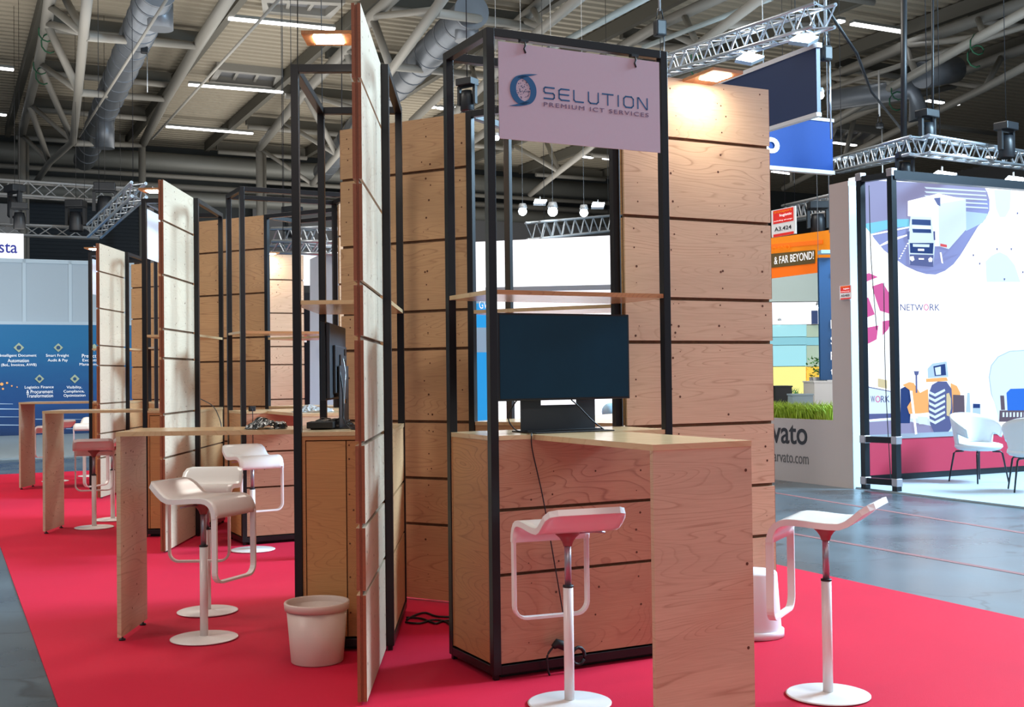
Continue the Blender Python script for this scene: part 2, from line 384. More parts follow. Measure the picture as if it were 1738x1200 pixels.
def make_tower():
    t = thing('steel_tower', '', 'tower frame')
    for x, y in ((0, 0), (.96, 0), (0, .46), (.96, .46)):
        b = MB(); b.box(x, x+.04, y, y+.04, .03, HT); b.box(x+.008, x+.032, y+.008, y+.032, .006, .03); part('post', b, 'steel_black', t, .002)
    for z, nm in ((HT-.04, 'top_rail'), (.03, 'bottom_rail')):
        for y in (0, .46):
            b = MB(); b.box(.04, .96, y, y+.04, z, z+.04); part(nm, b, 'steel_black', t, .002)
        for x in (0, .96):
            b = MB(); b.box(x, x+.04, .04, .46, z, z+.04); part(nm, b, 'steel_black', t, .002)
    return t

def make_cabinet():
    t = thing('counter_cabinet', '', 'counter')
    b = MB()
    for z0, z1 in ((.078, .474), (.489, .771), (.786, 1.098)): b.box(.042, .958, .008, .022, z0, z1, 'ply_pink')
    rows = ((.075, .45), (.18, .40), (.33, .42), (.30, .66), (.52, .9), (.8, .35))
    for i in range(3):
        z0, z1 = ((.078, .474), (.489, .771), (.786, 1.098))[i]
        for x in (.20, .33, .56, .80):
            for q in (.18, .5, .83):
                if random.random() < .72:
                    xx = x+random.uniform(-.02, .02); zz = z0+(z1-z0)*(q+random.uniform(-.08, .08))
                    holes(b, lambda X, Z_: (Vector((X, .0072, Z_)), Vector((1, 0, 0)), Vector((0, 0, 1))), [(xx, zz)], random.choice((.003, .005, .006)))
    part('front_panel', b, 'ply_pink', t)
    b = MB(); b.box(.044, .956, .024, .036, .078, 1.098); part('backing', b, 'groove', t)
    b = MB(); b.box(.006, .020, .042, .458, .078, 1.098); part('side_panel', b, 'ply_door', t)
    b = MB(); b.box(.0045, .006, .042, .056, .078, 1.098); b.box(.0045, .006, .444, .458, .078, 1.098); part('side_edging', b, 'ply_edge', t)
    # right-hand side: framed door and a fixed strip
    b = MB(); b.box(.980, .990, .062, .262, .08, 1.072); part('door', b, 'ply_door', t)
    b = MB(); b.box(.980, .990, .268, .456, .08, 1.072, 'ply_edge')
    holes(b, lambda Y, Z_: (Vector((.9905, Y, Z_)), Vector((0, 1, 0)), Vector((0, 0, 1))), [(.28, z) for z in (.2, .38, .55, .80, .98, 1.05)]+[(.30, .72), (.42, .3)], .005)
    part('side_strip', b, 'ply_edge', t)
    b = MB(); b.box(.978, .994, .042, .058, .08, 1.098); b.box(.978, .994, .058, .458, 1.078, 1.098); part('door_frame', b, 'ply_edge', t)
    b = MB(); b.box(.970, .978, .042, .458, .078, 1.098); part('inner_side', b, 'groove', t)
    b = MB()
    for z0, z1 in ((.078, .474), (.489, .771), (.786, 1.098)): b.box(.042, .958, .478, .492, z0, z1)
    part('back_panel', b, 'ply_tan', t)
    b = MB(); b.box(.044, .956, .464, .476, .078, 1.098); part('backing', b, 'groove', t)
    b = MB(); b.box(.042, .958, .004, .496, 1.099, CT); b.box(.004, .042, .042, .458, 1.099, CT); b.box(.958, .996, .042, .458, 1.099, CT)
    part('countertop', b, 'ply_top', t)
    b = MB(); b.box(.042, .958, .012, .488, .030, .070); b.box(.06, .94, .05, .45, .007, .03); part('plinth', b, 'plinth_black', t)
    return t

def make_bar():
    t = thing('bar_table', '', 'table')
    b = MB(); b.box(.22, .70, -.99, .002, CT-.024, CT); part('tabletop', b, 'ply_top', t)
    b = MB(); b.box(.2203, .222, -.989, 0, CT-.0235, CT-.001); b.box(.698, .6997, -.989, 0, CT-.0235, CT-.001)
    part('edge_band', b, 'ply_edge', t)
    b = MB(); b.box(.22, .70, -.988, -.966, .030, CT-.024, 'ply_fin')
    holes(b, lambda X, Z_: (Vector((X, -.9885, Z_)), Vector((1, 0, 0)), Vector((0, 0, 1))), [(.67, z) for z in (.28, .62, 1.0)], .007)
    holes(b, lambda X, Z_: (Vector((X, -.9655, Z_)), Vector((1, 0, 0)), Vector((0, 0, 1))), [(random.uniform(.26, .66), random.uniform(.08, 1.05)) for _ in range(16)], .006)
    part('leg_panel', b, 'ply_fin', t)
    for x in (.27, .65):
        b = MB(); b.lathe([(0, .006), (.018, .006), (.018, .014), (.006, .018), (.006, .031), (0, .031)], 12, None, (x, -.977, 0)); part('foot', b, 'rubber_black', t)
    return t

def make_shelf():
    b = MB(); b.box(.041, .959, .004, .496, 1.770, 1.791, 'ply_top'); b.box(.004, .041, .041, .459, 1.770, 1.791, 'ply_top'); b.box(.959, .996, .041, .459, 1.770, 1.791, 'ply_top')
    b.box(.042, .958, .0025, .004, 1.7705, 1.7905, 'ply_edge')
    return b.build('display_shelf', 'ply_top')

wood('ply_pine', lin((216, 182, 148)), lin((158, 110, 76)), contrast=.55, lines=34, stretch=(.7, .7, 5.2))
def make_fin(m_front='ply_pine', m_back='ply_tan'):
    t = thing('partition_wall', '', 'partition')
    tops = [HT] + [s for s in SEAMS]; 
    for nm, y0, y1, mm, ys in (('front_cladding', .420, .434, m_front, -1), ('back_cladding', .446, .460, m_back, 1)):
        b = MB(); zz = [HT] + SEAMS + [.02]
        for i in range(len(zz)-1):
            z1 = zz[i]-(.009 if i else 0); z0 = zz[i+1]+(.009 if i < len(zz)-2 else 0)
            b.box(1.003, 1.98, y0, y1, z0, z1, mm)
            yf = y0-.0006 if ys < 0 else y1+.0006
            for x in (1.07, 1.30, 1.33, 1.62, 1.66, 1.93):
                for q in (.14, .38, .62, .86):
                    if random.random() < .55:
                        holes(b, lambda X, Z_: (Vector((X, yf, Z_)), Vector((1, 0, 0)), Vector((0, 0, 1))), [(x+random.uniform(-.02, .02), z0+(z1-z0)*(q+random.uniform(-.06, .06)))], random.choice((.003, .005, .007)))
        part(nm, b, mm, t)
    b = MB(); b.box(1.006, 1.974, .4345, .4455, .02, HT-.004, 'ply_gap'); b.box(1.974, 1.9745, .4345, .4455, .02, HT-.004, 'ply_core'); part('core', b, 'ply_core', t)
    b = MB(); b.box(1.9805, 1.9815, .4202, .4338, .02, HT, 'ply_core'); b.box(1.9805, 1.9815, .4462, .4598, .02, HT, 'ply_core')
    for s in SEAMS: pass
    b.bm.free(); b = MB()
    zz = [HT] + SEAMS + [.02]
    for i in range(len(zz)-1):
        z1 = zz[i]-(.011 if i else 0); z0 = zz[i+1]+(.011 if i < len(zz)-2 else 0)
        for y0, y1 in ((.4202, .4338), (.4462, .4598)): b.box(1.980, 1.9825, y0, y1, z0, z1)
    part('end_edging', b, 'ply_core', t)
    for x in (1.1, 1.9):
        b = MB(); b.lathe([(0, .006), (.018, .006), (.018, .02), (0, .02)], 12, None, (x, .44, 0)); part('foot', b, 'rubber_black', t)
    return t

def make_lamp():
    t = thing('wall_lamp', '', 'lamp')
    b = MB(); b.box(1.39, 1.585, .145, .4195, 2.984, 3.0); lb_ = part('lamp_board', b, 'ply_edge', t)
    b = MB(); b.box(1.432, 1.548, .195, .325, 2.979, 2.984); part('light_panel', b, 'led_panel', lb_)
    for x in (1.46, 1.50):
        b = MB(); b.lathe([(0, 3.0), (.004, 3.0), (.004, 3.022), (0, 3.022)], 8, None, (x, .24, 0)); part('screw', b, 'chrome', t)
    return t

AZ_A = {1: ((-.10, 5.357), 63.0), 2: ((-1.14, 6.965), 178.6), 3: None}
def rz_of(az): return rad(90-az)
def lp(o, az, x, y, z=0.0):
    a = rad(az); r = Vector((math.sin(a), math.cos(a), 0)); bk = Vector((-r.y, r.x, 0)); return Vector((o[0], o[1], 0))+r*x+bk*y+Vector((0, 0, z))
# unit 3 faces away; its back right corner stands beside the left end of unit 1's counter
az3 = -60.65; P4 = Vector((-.266, 7.075, 0)); a = rad(az3); r3 = Vector((math.sin(a), math.cos(a), 0)); bk3 = Vector((-r3.y, r3.x, 0))
o3 = P4 - r3*1.0 - bk3*.5
AZ_A[3] = ((o3.x, o3.y), az3)
# which tower is which, in words
WHO = {
 'A1': ('the nearest tower, hung with the pink logo sign', 'right of centre'),
 'A2': ('the tower left of centre holding the edge-on monitor', 'left of centre'),
 'A3': ('the tower standing back to back behind the pink-sign tower', 'behind'),
 'B1': ('the second-row tower seen between the near left tower and its bar table', 'second row'),
 'B2': ('the second-row tower at the left with a pale sign inside its top', 'second row left'),
 'B3': ('the second-row tower facing away behind the open frames', 'second row back'),
 'C1': ('the farthest group, tower facing the viewer', 'third row'),
 'C2': ('the farthest tower at the far left', 'third row left'),
 'C3': ('the farthest tower facing away', 'third row back'),
}
L_TOWER = {
 'A1': 'black square-tube steel tower in the foreground, pink logo sign hung from its front rail',
 'A2': 'black steel tower left of centre, directly behind the tall edge-on plywood wall',
 'A3': 'black steel tower back to back with the one carrying the pink logo sign',
 'B1': 'black steel tower in the second row, seen through the near left tower',
 'B2': 'black steel tower in the second row with a pale sign behind its left post',
 'B3': 'black steel tower facing away at the right end of the second-row plywood wall',
 'C1': 'black steel tower of the farthest group, partly behind the second-row plywood wall',
 'C2': 'small black steel tower farthest to the left, beside the blue poster wall',
 'C3': 'farthest black steel tower facing away, behind the third-row plywood wall'}
L_CAB = {
 'A1': 'plywood counter cabinet in the foreground with the monitor on it, black base rail',
 'A2': 'plywood counter cabinet behind the grey waste bin, inside the near left tower',
 'A3': 'plywood counter whose brown back shows behind the foreground monitor stand',
 'B1': 'plywood counter in the second row behind the rearmost white stool of the near left group',
 'B2': 'plywood counter end behind the second-row bar table at the left',
 'B3': 'plywood counter of the second-row tower that faces away',
 'C1': 'plywood counter of the farthest group facing the viewer',
 'C2': 'plywood counter at the far left below the blue poster wall',
 'C3': 'plywood counter of the farthest tower facing away'}
L_BAR = {
 'A1': 'foreground plywood bar table whose broad leg panel runs out of the picture bottom',
 'A2': 'plywood bar table at the left with two white stools beside its slim leg panel',
 'A3': 'plywood bar table of the tower behind the pink logo sign, turned away',
 'B1': 'plywood bar table in the second row, its end seen inside the near left tower',
 'B2': 'plywood bar table, the middle one of the three at the left',
 'B3': 'plywood bar table of the second-row tower that faces away',
 'C1': 'plywood bar table of the farthest group, facing the viewer',
 'C2': 'plywood bar table farthest to the left, in front of the blue poster wall',
 'C3': 'plywood bar table of the farthest tower facing away'}
L_SHELF = {
 'A1': 'plywood shelf across the foreground tower just above the monitor',
 'A2': 'plywood shelf in the near left tower above the edge-on monitor',
 'A3': 'plywood shelf seen through the foreground tower, just below its own shelf',
 'B1': 'plywood shelf in the second-row tower, running behind the posts of the near left tower',
 'B2': 'plywood shelf in the second-row tower left of the pale plywood wall',
 'B3': 'plywood shelf in the second-row tower that faces away',
 'C1': 'plywood shelf in the farthest tower facing the viewer',
 'C2': 'plywood shelf in the farthest tower at the far left',
 'C3': 'plywood shelf in the farthest tower facing away'}
L_FIN = {
 'A1': 'wide plywood partition at the right, glowing under its lamp, beside the blue banners',
 'A2': 'tall plywood partition seen edge-on in the middle of the picture, behind the grey waste bin',
 'A3': 'orange-brown plywood partition with knots behind the centre, between the two near towers',
 'B1': 'narrow strip of plywood partition seen in the near left tower, behind its second post',
 'B2': 'pale plywood partition seen nearly edge-on left of the near left tower',
 'B3': 'orange-brown plywood partition seen through the second-row tower at left',
 'C1': 'plywood partition lit by its lamp, seen far off through the near left tower',
 'C2': 'small pale plywood partition farthest left, next to the blue poster wall',
 'C3': 'small orange-brown plywood partition of the farthest group at the left'}
L_LAMP = {
 'A1': 'plywood lamp board with glowing panel on top of the right-hand partition',
 'A2': 'glowing lamp board sticking out left at the top of the tall edge-on partition',
 'A3': 'plywood lamp board on the far side of the orange-brown central partition',
 'B1': 'plywood lamp board on the second-row partition behind the near left tower',
 'B2': 'plywood lamp board glowing at the top of the second-row pale partition at left',
 'B3': 'plywood lamp board on the far side of the second-row orange-brown partition',
 'C1': 'tiny glowing lamp board on the far partition seen through the near left tower',
 'C2': 'plywood lamp board glowing at the top of the farthest left partition',
 'C3': 'plywood lamp board on the far side of the farthest orange-brown partition'}
GROUPS = {'tower': 'steel towers of the booths', 'cab': 'plywood counters in the towers', 'bar': 'plywood bar tables', 'shelf': 'plywood shelves in the towers', 'fin': 'plywood partitions beside the towers', 'lamp': 'lamp boards on the partitions'}
OFF = {'A': (0, 0), 'B': (-2.155, 4.40), 'C': (-4.20, 8.75)}
PL = {}; PL_ME = {}
for g, off in OFF.items():
    for k in (1, 2, 3):
        (x, y), az = AZ_A[k]; PL['%s%d' % (g, k)] = ((x+off[0], y+off[1]), az)
proto = {'tower': make_tower(), 'cab': make_cabinet(), 'bar': make_bar(), 'shelf': make_shelf(), 'fin': make_fin(), 'lamp': make_lamp()}
proto['shelf']['category'] = 'shelf'
LAB = {'tower': L_TOWER, 'cab': L_CAB, 'bar': L_BAR, 'shelf': L_SHELF, 'fin': L_FIN, 'lamp': L_LAMP}
SKIP = {('B3', 'bar'), ('C3', 'bar'), ('C1', 'bar'), ('C3', 'shelf'), ('C3', 'cab'), ('B3', 'lamp'), ('C3', 'lamp')}
for key, ((x, y), az) in PL.items():
    for kind, pr in proto.items():
        if (key, kind) in SKIP: continue
        if key == 'A1':
            pr.location = (x, y, 0); pr.rotation_euler = (0, 0, rz_of(az)); pr['label'] = LAB[kind][key]; pr['group'] = GROUPS[kind]
        else:
            r = dup(pr, (x, y, 0), rz_of(az), LAB[kind][key])
            if kind == 'fin' and key[1] == '2':            # cool grazing light on this side, painted as a paler wood tone
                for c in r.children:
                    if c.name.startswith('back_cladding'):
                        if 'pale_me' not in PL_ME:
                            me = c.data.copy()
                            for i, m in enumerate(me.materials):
                                if m.name == 'ply_tan': me.materials[i] = MATS['ply_lit']
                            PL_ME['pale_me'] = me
                        c.data = PL_ME['pale_me']; c['label'] = 'plywood boards with pale light glare in their colour'
            if kind == 'bar' and key in ('B2', 'C2'):  # grazing reflection on these leg panels, painted as a paler tone
                for c in r.children:
                    if c.name.startswith('leg_panel'):
                        if 'leg' not in PL_ME:
                            me = c.data.copy()
                            for i, m in enumerate(me.materials):
                                if m.name == 'ply_fin': me.materials[i] = MATS['ply_lit']
                            PL_ME['leg'] = me
                        c.data = PL_ME['leg']; c['label'] = 'speckled leg panel with pale light glare in its colour'

# ------------------------------------------------------------------ hanging signs
def sign_board(key, label, m):
    (x, y), az = PL[key]
    t = thing('hanging_sign', label, 'sign', (x, y, 0), rz_of(az))
    b = MB(); b.box(.055, .942, -.012, -.006, 2.487, 2.936); part('board', b, m, t)
    for hx in (.19, .80):
        b = MB(); b.box(hx-.02, hx+.02, -.016, .010, 2.947, 2.9595)
        b.tube([(hx, -.014, 2.948), (hx+.004, -.016, 2.93), (hx-.004, -.016, 2.915), (hx+.004, -.016, 2.895)], .004, 6); part('hook', b, 'rubber_black', t)
    return t
sg = sign_board('A1', 'pinkish board with blue swirl logo and the words SELUTION PREMIUM ICT SERVICES', 'sign_pink')
def crescent(cx, cz, r, flip, n=40):
    out, inn = [], []
    for i in range(n+1):
        q = i/n; a = rad(72) + q*rad(238)
        w = .035*math.sin(PI*min(1, q*1.0))**.75 if 0 < q < 1 else 0
        tail = .060*max(0, 1-q*5)**1.5
        ro = r + tail*.25; x = ro*math.cos(a)*.92 + tail; z = ro*math.sin(a)*1.02
        out.append((x, z)); ri = ro-w; inn.append((ri*math.cos(a)*.92+tail, ri*math.sin(a)*1.02))
    pts = out + inn[::-1][1:-1]
    return [Vector((cx+(-x if flip else x), -.0135, cz+(-z if flip else z))) for x, z in pts]
b = MB()
for flip, dx in ((False, -.004), (True, .010)):
    P = crescent(.178+dx, 2.722, .068, flip); n = len(P)
    m_ = 40
    for i in range(m_):
        a0, a1 = P[i], P[i+1]; j0 = (n-i) % n if i else 0; j1 = n-i-1
        q = [a0, a1, P[j1]] + ([P[j0]] if i else [])
        b.face(q)
part('logo_swirl', b, 'logo_blue', sg)
b = MB()
for _ in range(60):
    a, rr = random.uniform(0, 2*PI), .040*math.sqrt(random.random()); s = random.uniform(.0012, .0032)
    c = Vector((.181+rr*math.cos(a)*.9, -.0135, 2.722+rr*math.sin(a)*1.1)); b.face([c+Vector((s*math.cos(k*PI/3), 0, s*math.sin(k*PI/3))) for k in range(6)])
part('logo_globe', b, 'logo_navy', sg)
GL = {'S': [[(1, 1), (.12, 1), (0, .88), (0, .62), (.12, .5), (.88, .5), (1, .38), (1, .12), (.88, 0), (0, 0)]], 'E': [[(1, 1), (.2, 1), (0, .85), (0, .15), (.2, 0), (1, 0)], [(0, .5), (.95, .5)]],
      'L': [[(0, 1), (0, .14), (.16, 0), (.95, 0)]], 'U': [[(0, 1), (0, .18), (.18, 0), (.82, 0), (1, .18), (1, 1)]], 'T': [[(-.05, 1), (1.05, 1)], [(.5, 1), (.5, 0)]], 'I': [[(.5, 1), (.5, 0)]],
      'O': [[(.2, 1), (.8, 1), (1, .8), (1, .2), (.8, 0), (.2, 0), (0, .2), (0, .8), (.2, 1)]], 'N': [[(0, 0), (0, 1), (.1, 1), (.9, 0), (1, 0), (1, 1)]]}
b = MB(); x = .291
for chn in 'SELUTION':
    w = .0545 if chn != 'I' else .012; hgt = .052
    for pl_ in GL[chn]:
        for (xa, ya), (xb, yb) in zip(pl_, pl_[1:]):
            A_ = Vector((x+xa*w, -.0128, 2.695+ya*hgt)); B_ = Vector((x+xb*w, -.0128, 2.695+yb*hgt)); d_ = (B_-A_).normalized(); n_ = Vector((-d_.z, 0, d_.x))*.0036; A_ -= d_*.003; B_ += d_*.003
            b.face([A_+n_, A_-n_, B_-n_, B_+n_])
    x += w+.0262
part('lettering', b, 'logo_blue', sg)
text('lettering', 'PREMIUM ICT SERVICES', .586, .020, (.289, -.0125, 2.657), (1, 0, 0), (0, 0, 1), 'logo_grey', sg, bold=.0, depth=.001, spacing=1.25)
sign_board('B2', 'pale blank back of a sign board hung in the second-row tower at left', 'sign_pale')
sign_board('C2', 'tiny pale sign board back in the farthest tower at the left', 'sign_pale')

# ------------------------------------------------------------------ monitors
def monitor(key, label):
    (x, y), az = PL[key]
    t = thing('monitor', label, 'monitor', tuple(lp((x, y), az, .463, .13, CT)), rz_of(az))
    b = MB(); b.box(-.365, .365, -.012, .012, .155, .572); bz_ = part('bezel', b, 'tv_black', t, .003)
    b = MB(); b.box(-.355, .355, -.0135, -.0121, .166, .562); part('screen', b, 'tv_screen', bz_)
    b = MB(); b.box(-.355, .355, .0125, .035, .165, .565); b.box(-.25, .25, .035, .052, .19, .45); bc_ = part('back_cover', b, 'tv_back', t, .006)
    b = MB()
    for z in (.22, .28, .34, .40): b.box(-.20, -.12, .0525, .056, z, z+.035)
    b.box(.06, .10, .0525, .058, .22, .40)
    part('ports', b, 'tv_black', bc_)
    b = MB(); b.box(-.21, -.10, .060, .066, 0.006, .34); b.box(-.10, .10, .060, .066, .006, .130); b.box(.10, .205, .060, .066, .006, .34); b.box(-.10, .10, .060, .066, .155, .34)
    part('stand_plate', b, 'tv_back', t)
    b = MB(); b.box(-.21, .225, -.09, .16, 0, .006); b.box(-.21, .205, -.01, .060, .006, .012); part('stand_base', b, 'plinth_black', t, .002)
    return t
monitor('A1', 'dark screen monitor facing the viewer on the foreground plywood counter')
monitor('A2', 'monitor seen from its edge and back, on the counter left of the tall partition')
# the front of the stand: a broad plate under the screen
# cables of the foreground monitor
o1, a1 = PL['A1']; o2, a2 = PL['A2']
def wpts(key, pts): o, az = PL[key]; return [lp(o, az, *p) for p in pts]
def smooth(pts, k=6):
    P = [Vector(p) for p in pts]; out = []
    for i in range(len(P)-1):
        p0, p1, p2, p3 = P[max(i-1, 0)], P[i], P[i+1], P[min(i+2, len(P)-1)]
        for j in range(k):
            t = j/k; out.append(.5*((2*p1)+(p2-p0)*t+(2*p0-5*p1+4*p2-p3)*t*t+(3*p1-p0-3*p2+p3)*t**3))
    out.append(P[-1]); return out
def cable(label, pts, r=.003, m='cable_black', group=None, k=6):
    b = MB(); b.tube(smooth(pts, k), r, 6); o = b.build('cable', m); tag(o, label, 'cable', group); return o
cable('thin black cable hanging down the foreground counter front to a coiled plug', wpts('A1', [(.25, .14, 1.124), (.235, .06, 1.125), (.207, -.004, 1.122), (.208, -.008, 1.05), (.262, -.008, .82), (.32, -.010, .5), (.365, -.014, .24), (.385, -.02, .14)]), .0032)
cable('black cable looping out left of the monitor stand on the foreground counter', wpts('A1', [(.26, .20, 1.30), (.20, .17, 1.25), (.165, .15, 1.19), (.19, .13, 1.14), (.235, .13, 1.128), (.26, .12, 1.124)]), .0035)
cable('black cable running diagonally across the front of the foreground monitor stand', wpts('A1', [(.49, .115, 1.275), (.53, .11, 1.24), (.60, .10, 1.17), (.655, .095, 1.13), (.66, .10, 1.124)]), .0035)
# coiled plug hanging on the rail
t = thing('power_adapter', 'black adapter and coiled lead hanging at the foot of the foreground counter', 'adapter', tuple(lp(o1, a1, .36, -.035, .10)), rz_of(a1))
b = MB(); b.tube([(-.07, 0, .035), (-.05, 0, .05), (.0, 0, .03), (.03, 0, -.005)], [.012, .022, .024, .014], 10); part('plug', b, 'rubber_black', t)
b = MB(); b.tube([(.06+.035*math.cos(a*PI/6), -.005, -.02+.04*math.sin(a*PI/6)) for a in range(12)], .009, 8, None, True); part('coil', b, 'rubber_black', t)
b = MB(); b.tube(smooth([(-.07, 0, .035), (-.10, 0, 0), (-.10, .0, -.06), (-.09, .0, -.092)]), .005, 6); part('lead', b, 'cable_black', t)

# ------------------------------------------------------------------ bar stool
def make_stool():
    t = thing('bar_stool', '', 'stool')
    # forward = +y. profile of the bent seat (y, z), tail first
    prof = [(y*(.87 if y > 0 else 1), z) for y, z in [(-.235, .842), (-.215, .835), (-.185, .815), (-.155, .788), (-.125, .765), (-.095, .753), (-.05, .752), (0, .755), (.05, .759), (.10, .762), (.14, .762), (.17, .757), (.195, .745), (.213, .725), (.223, .70), (.226, .672)]]
    NW = 10; hw = .182; th = .013; b = MB(); top = []; bot = []
    for i, (y, z) in enumerate(prof):
        a = prof[max(i-1, 0)]; c = prof[min(i+1, len(prof)-1)]; ty, tz = c[0]-a[0], c[1]-a[1]; l = math.hypot(ty, tz); ny, nz = -tz/l, ty/l
        w = hw
        if i == 0: w = hw-.045
        elif i == 1: w = hw-.014
        elif i == 2: w = hw-.002
        rt, rb = [], []
        for j in range(NW+1):
            x = -w + 2*w*j/NW
            cut = 0.0
            if i == len(prof)-1: cut = 0
            rt.append(b.bm.verts.new((x, y+ny*th, z+nz*th))); rb.append(b.bm.verts.new((x, y-ny*th, z-nz*th)))
        top.append(rt); bot.append(rb)
    for i in range(len(prof)-1):
        for j in range(NW):
            f = b.bm.faces.new((top[i][j], top[i][j+1], top[i+1][j+1], top[i+1][j])); f.smooth = True
            f = b.bm.faces.new((bot[i][j+1], bot[i][j], bot[i+1][j], bot[i+1][j+1])); f.smooth = True
        for j, s in ((0, 0), (NW, 1)):
            q = (top[i][j], top[i+1][j], bot[i+1][j], bot[i][j]); b.bm.faces.new(q if s else q[::-1])
    for i in (0, len(prof)-1):
        for j in range(NW): b.bm.faces.new((top[i][j], top[i][j+1], bot[i][j+1], bot[i][j]))
    part('seat', b, 'stool_white', t)
    b = MB(); yl = .197; xs = hw-.010
    pts = [(-xs, yl, .69), (-xs, yl, .42)]
    for q in range(7):
        a = q/6*PI/2; pts.append((-xs+.055*(1-math.cos(a)), yl, .395-.055*math.sin(a)))
    right = [(-x, y, z) for x, y, z in pts[::-1]]
    P = pts+right
    # flat bar, 22 mm deep and 11 mm thick, following the loop in its own plane
    V = [Vector(p) for p in P]; rings = []
    for i, p in enumerate(V):
        tq = (V[min(i+1, len(V)-1)]-V[max(i-1, 0)]).normalized(); nx = tq.cross(Vector((0, 1, 0))).normalized()
        rings.append([b.bm.verts.new(p+nx*(.0065*s1)+Vector((0, .0165*s2, 0))) for s1, s2 in ((1, 1), (-1, 1), (-1, -1), (1, -1))])
    for A, B_ in zip(rings, rings[1:]):
        for j in range(4): b.bm.faces.new((A[j], B_[j], B_[(j+1) % 4], A[(j+1) % 4]))
    b.bm.faces.new(rings[0]); b.bm.faces.new(rings[-1][::-1])
    part('footrest', b, 'stool_white', t, .002)
    b = MB(); b.lathe([(0, .008), (.170, .008), (.178, .011), (.178, .014), (.17, .017), (.03, .020), (.024, .024), (0, .024)], 48); part('base', b, 'stool_white', t)
    b = MB(); b.lathe([(0, .02), (.0215, .02), (.0215, .500), (0, .500)], 24); cl_ = part('column', b, 'stool_white', t)
    b = MB(); b.lathe([(0, .498), (.023, .498), (.023, .506), (0, .506)], 24); part('collar', b, 'rubber_black', cl_)
    b = MB(); b.lathe([(0, .50), (.0145, .50), (.0145, .690), (0, .690)], 20); part('gas_lift', b, 'chrome', t)
    b = MB(); b.lathe([(0, .672), (.018, .672), (.024, .69), (.036, .708), (.052, .722), (.054, .737), (.05, .742), (0, .742)], 24); br_ = part('bracket', b, 'stool_bracket', t)
    b = MB(); b.tube([(.04, 0, .724), (.12, -.01, .727), (.165, -.02, .722)], .005, 6); part('lever', b, 'chrome', br_)
    return t
stool = make_stool()
STOOLS = [
 ((.226, 4.982), -20, 'white bar stool in the foreground, in front of the plywood counter with the monitor'),
 ((1.340, 5.06), -62, 'white bar stool at far right, standing alone on the pink end of the carpet'),
 ((-1.665, 6.30), 112, 'white bar stool at left, the nearer of the two beside the near bar table'),
 ((-1.834, 7.02), 178, 'white bar stool at left, directly behind the stool beside the near bar table'),
 ((-2.112, 9.50), 145, 'white bar stool with its back towards the second-row tower, left of the near left tower'),
 ((-3.948, 11.053), -18, 'white bar stool beyond the near bar table, its seat underside facing the viewer'),
 ((-3.98, 11.66), -70, 'white bar stool half hidden behind the near bar table, next to another stool'),
 ((-6.30, 16.15), -60, 'far white bar stool seen just right of the farthest bar table leg'),
 ((-6.10, 16.95), 178, 'far white bar stool showing only its seat back left of the farthest tower'),
]
for i, ((x, y), az, lb) in enumerate(STOOLS):
    rz = rad(-az)
    if i == 0:
        stool.location = (x, y, 0); stool.rotation_euler = (0, 0, rz); stool['label'] = lb; stool['group'] = 'white bar stools'
    else: dup(stool, (x, y, 0), rz, lb)

# ------------------------------------------------------------------ bins
def make_bin(m):
    t = thing('waste_bin', '', 'bin')
    b = MB(); b.lathe([(0, .007), (.122, .007), (.127, .012), (.148, .272), (.142, .272), (.121, .015), (0, .015)], 48); part('bucket', b, m, t)
    b = MB(); b.lathe([(.147, .262), (.157, .264), (.160, .296), (.157, .301), (.149, .301), (.146, .296), (.146, .262)], 48); b.bm.faces.ensure_lookup_table(); part('rim', b, m, t)
    return t
bn = make_bin('bin_grey'); bn.location = (-.972, 5.775, 0); bn['label'] = 'greyish pink round waste bin standing open in front of the near left counter'; bn['group'] = 'round waste bins'
t = thing('waste_bin', 'white round waste bin turned upside down behind the foreground bar table', 'bin', (1.262, 6.24, 0), 0, 'round waste bins')
b = MB(); b.lathe([(.146, .009), (.160, .009), (.160, .044), (.150, .046), (.146, .04)], 48); part('rim', b, 'bin_white', t)
b = MB(); b.lathe([(.147, .04), (.128, .335), (.122, .345), (0, .345)], 48); part('bucket', b, 'bin_white', t)
dup(bn, (-5.0, 14.75, 0), 0, 'greyish pink waste bin far off, partly hidden by the near bar table leg')

# ------------------------------------------------------------------ things on the counters
def crumple(name, label, cat, c, sx, sy, h, m, rz, seed):
    random.seed(seed); b = MB(); n1, n2 = 22, 12; g = []
    for i in range(n1+1):
        r_ = []
        for j in range(n2+1):
            s, q = i/n1*2-1, j/n2*2-1; d = max(0, 1-(s*s)-(q*q*.8))
            z = h*(d**.6)*(.75+.25*math.sin(5*s+seed)*math.cos(3*q)) + (random.uniform(-.10, .10)*h if d > .05 else 0)
            r_.append(b.bm.verts.new((s*sx*(1-.12*abs(q))+random.uniform(-.006, .006), q*sy*(1-.2*abs(s))+random.uniform(-.005, .005), max(.003, z+.003))))
        g.append(r_)
    for i in range(n1):
        for j in range(n2): b.bm.faces.new((g[i][j], g[i+1][j], g[i+1][j+1], g[i][j+1]))
    o = b.build(name, m); o.location = c; o.rotation_euler = (0, 0, rz)
    s = o.modifiers.new('thickness', 'SOLIDIFY'); s.thickness = .002; tag(o, label, cat); return o
def on_ctr(x, y): p = Z(x, y, CT); return (p.x, p.y, CT+.001)
crumple('plastic_bag', 'crumpled black plastic bag with silver print lying on the near left bar table', 'bag', (-1.36, 6.46, CT+.001), .115, .14, .062, 'foil_black', .2, 3)
crumple('plastic_bag', 'black plastic sheet lying in front of the edge-on monitor base', 'bag', (-1.02, 6.66, CT+.001), .12, .13, .055, 'foil_black', -.3, 5)
crumple('plastic_film', 'crumpled clear wrapping film lying on the second-row bar table', 'wrapping', (-1.60, 9.40, CT+.001), .17, .12, .055, 'foil_silver', .4, 9)
random.seed(21)
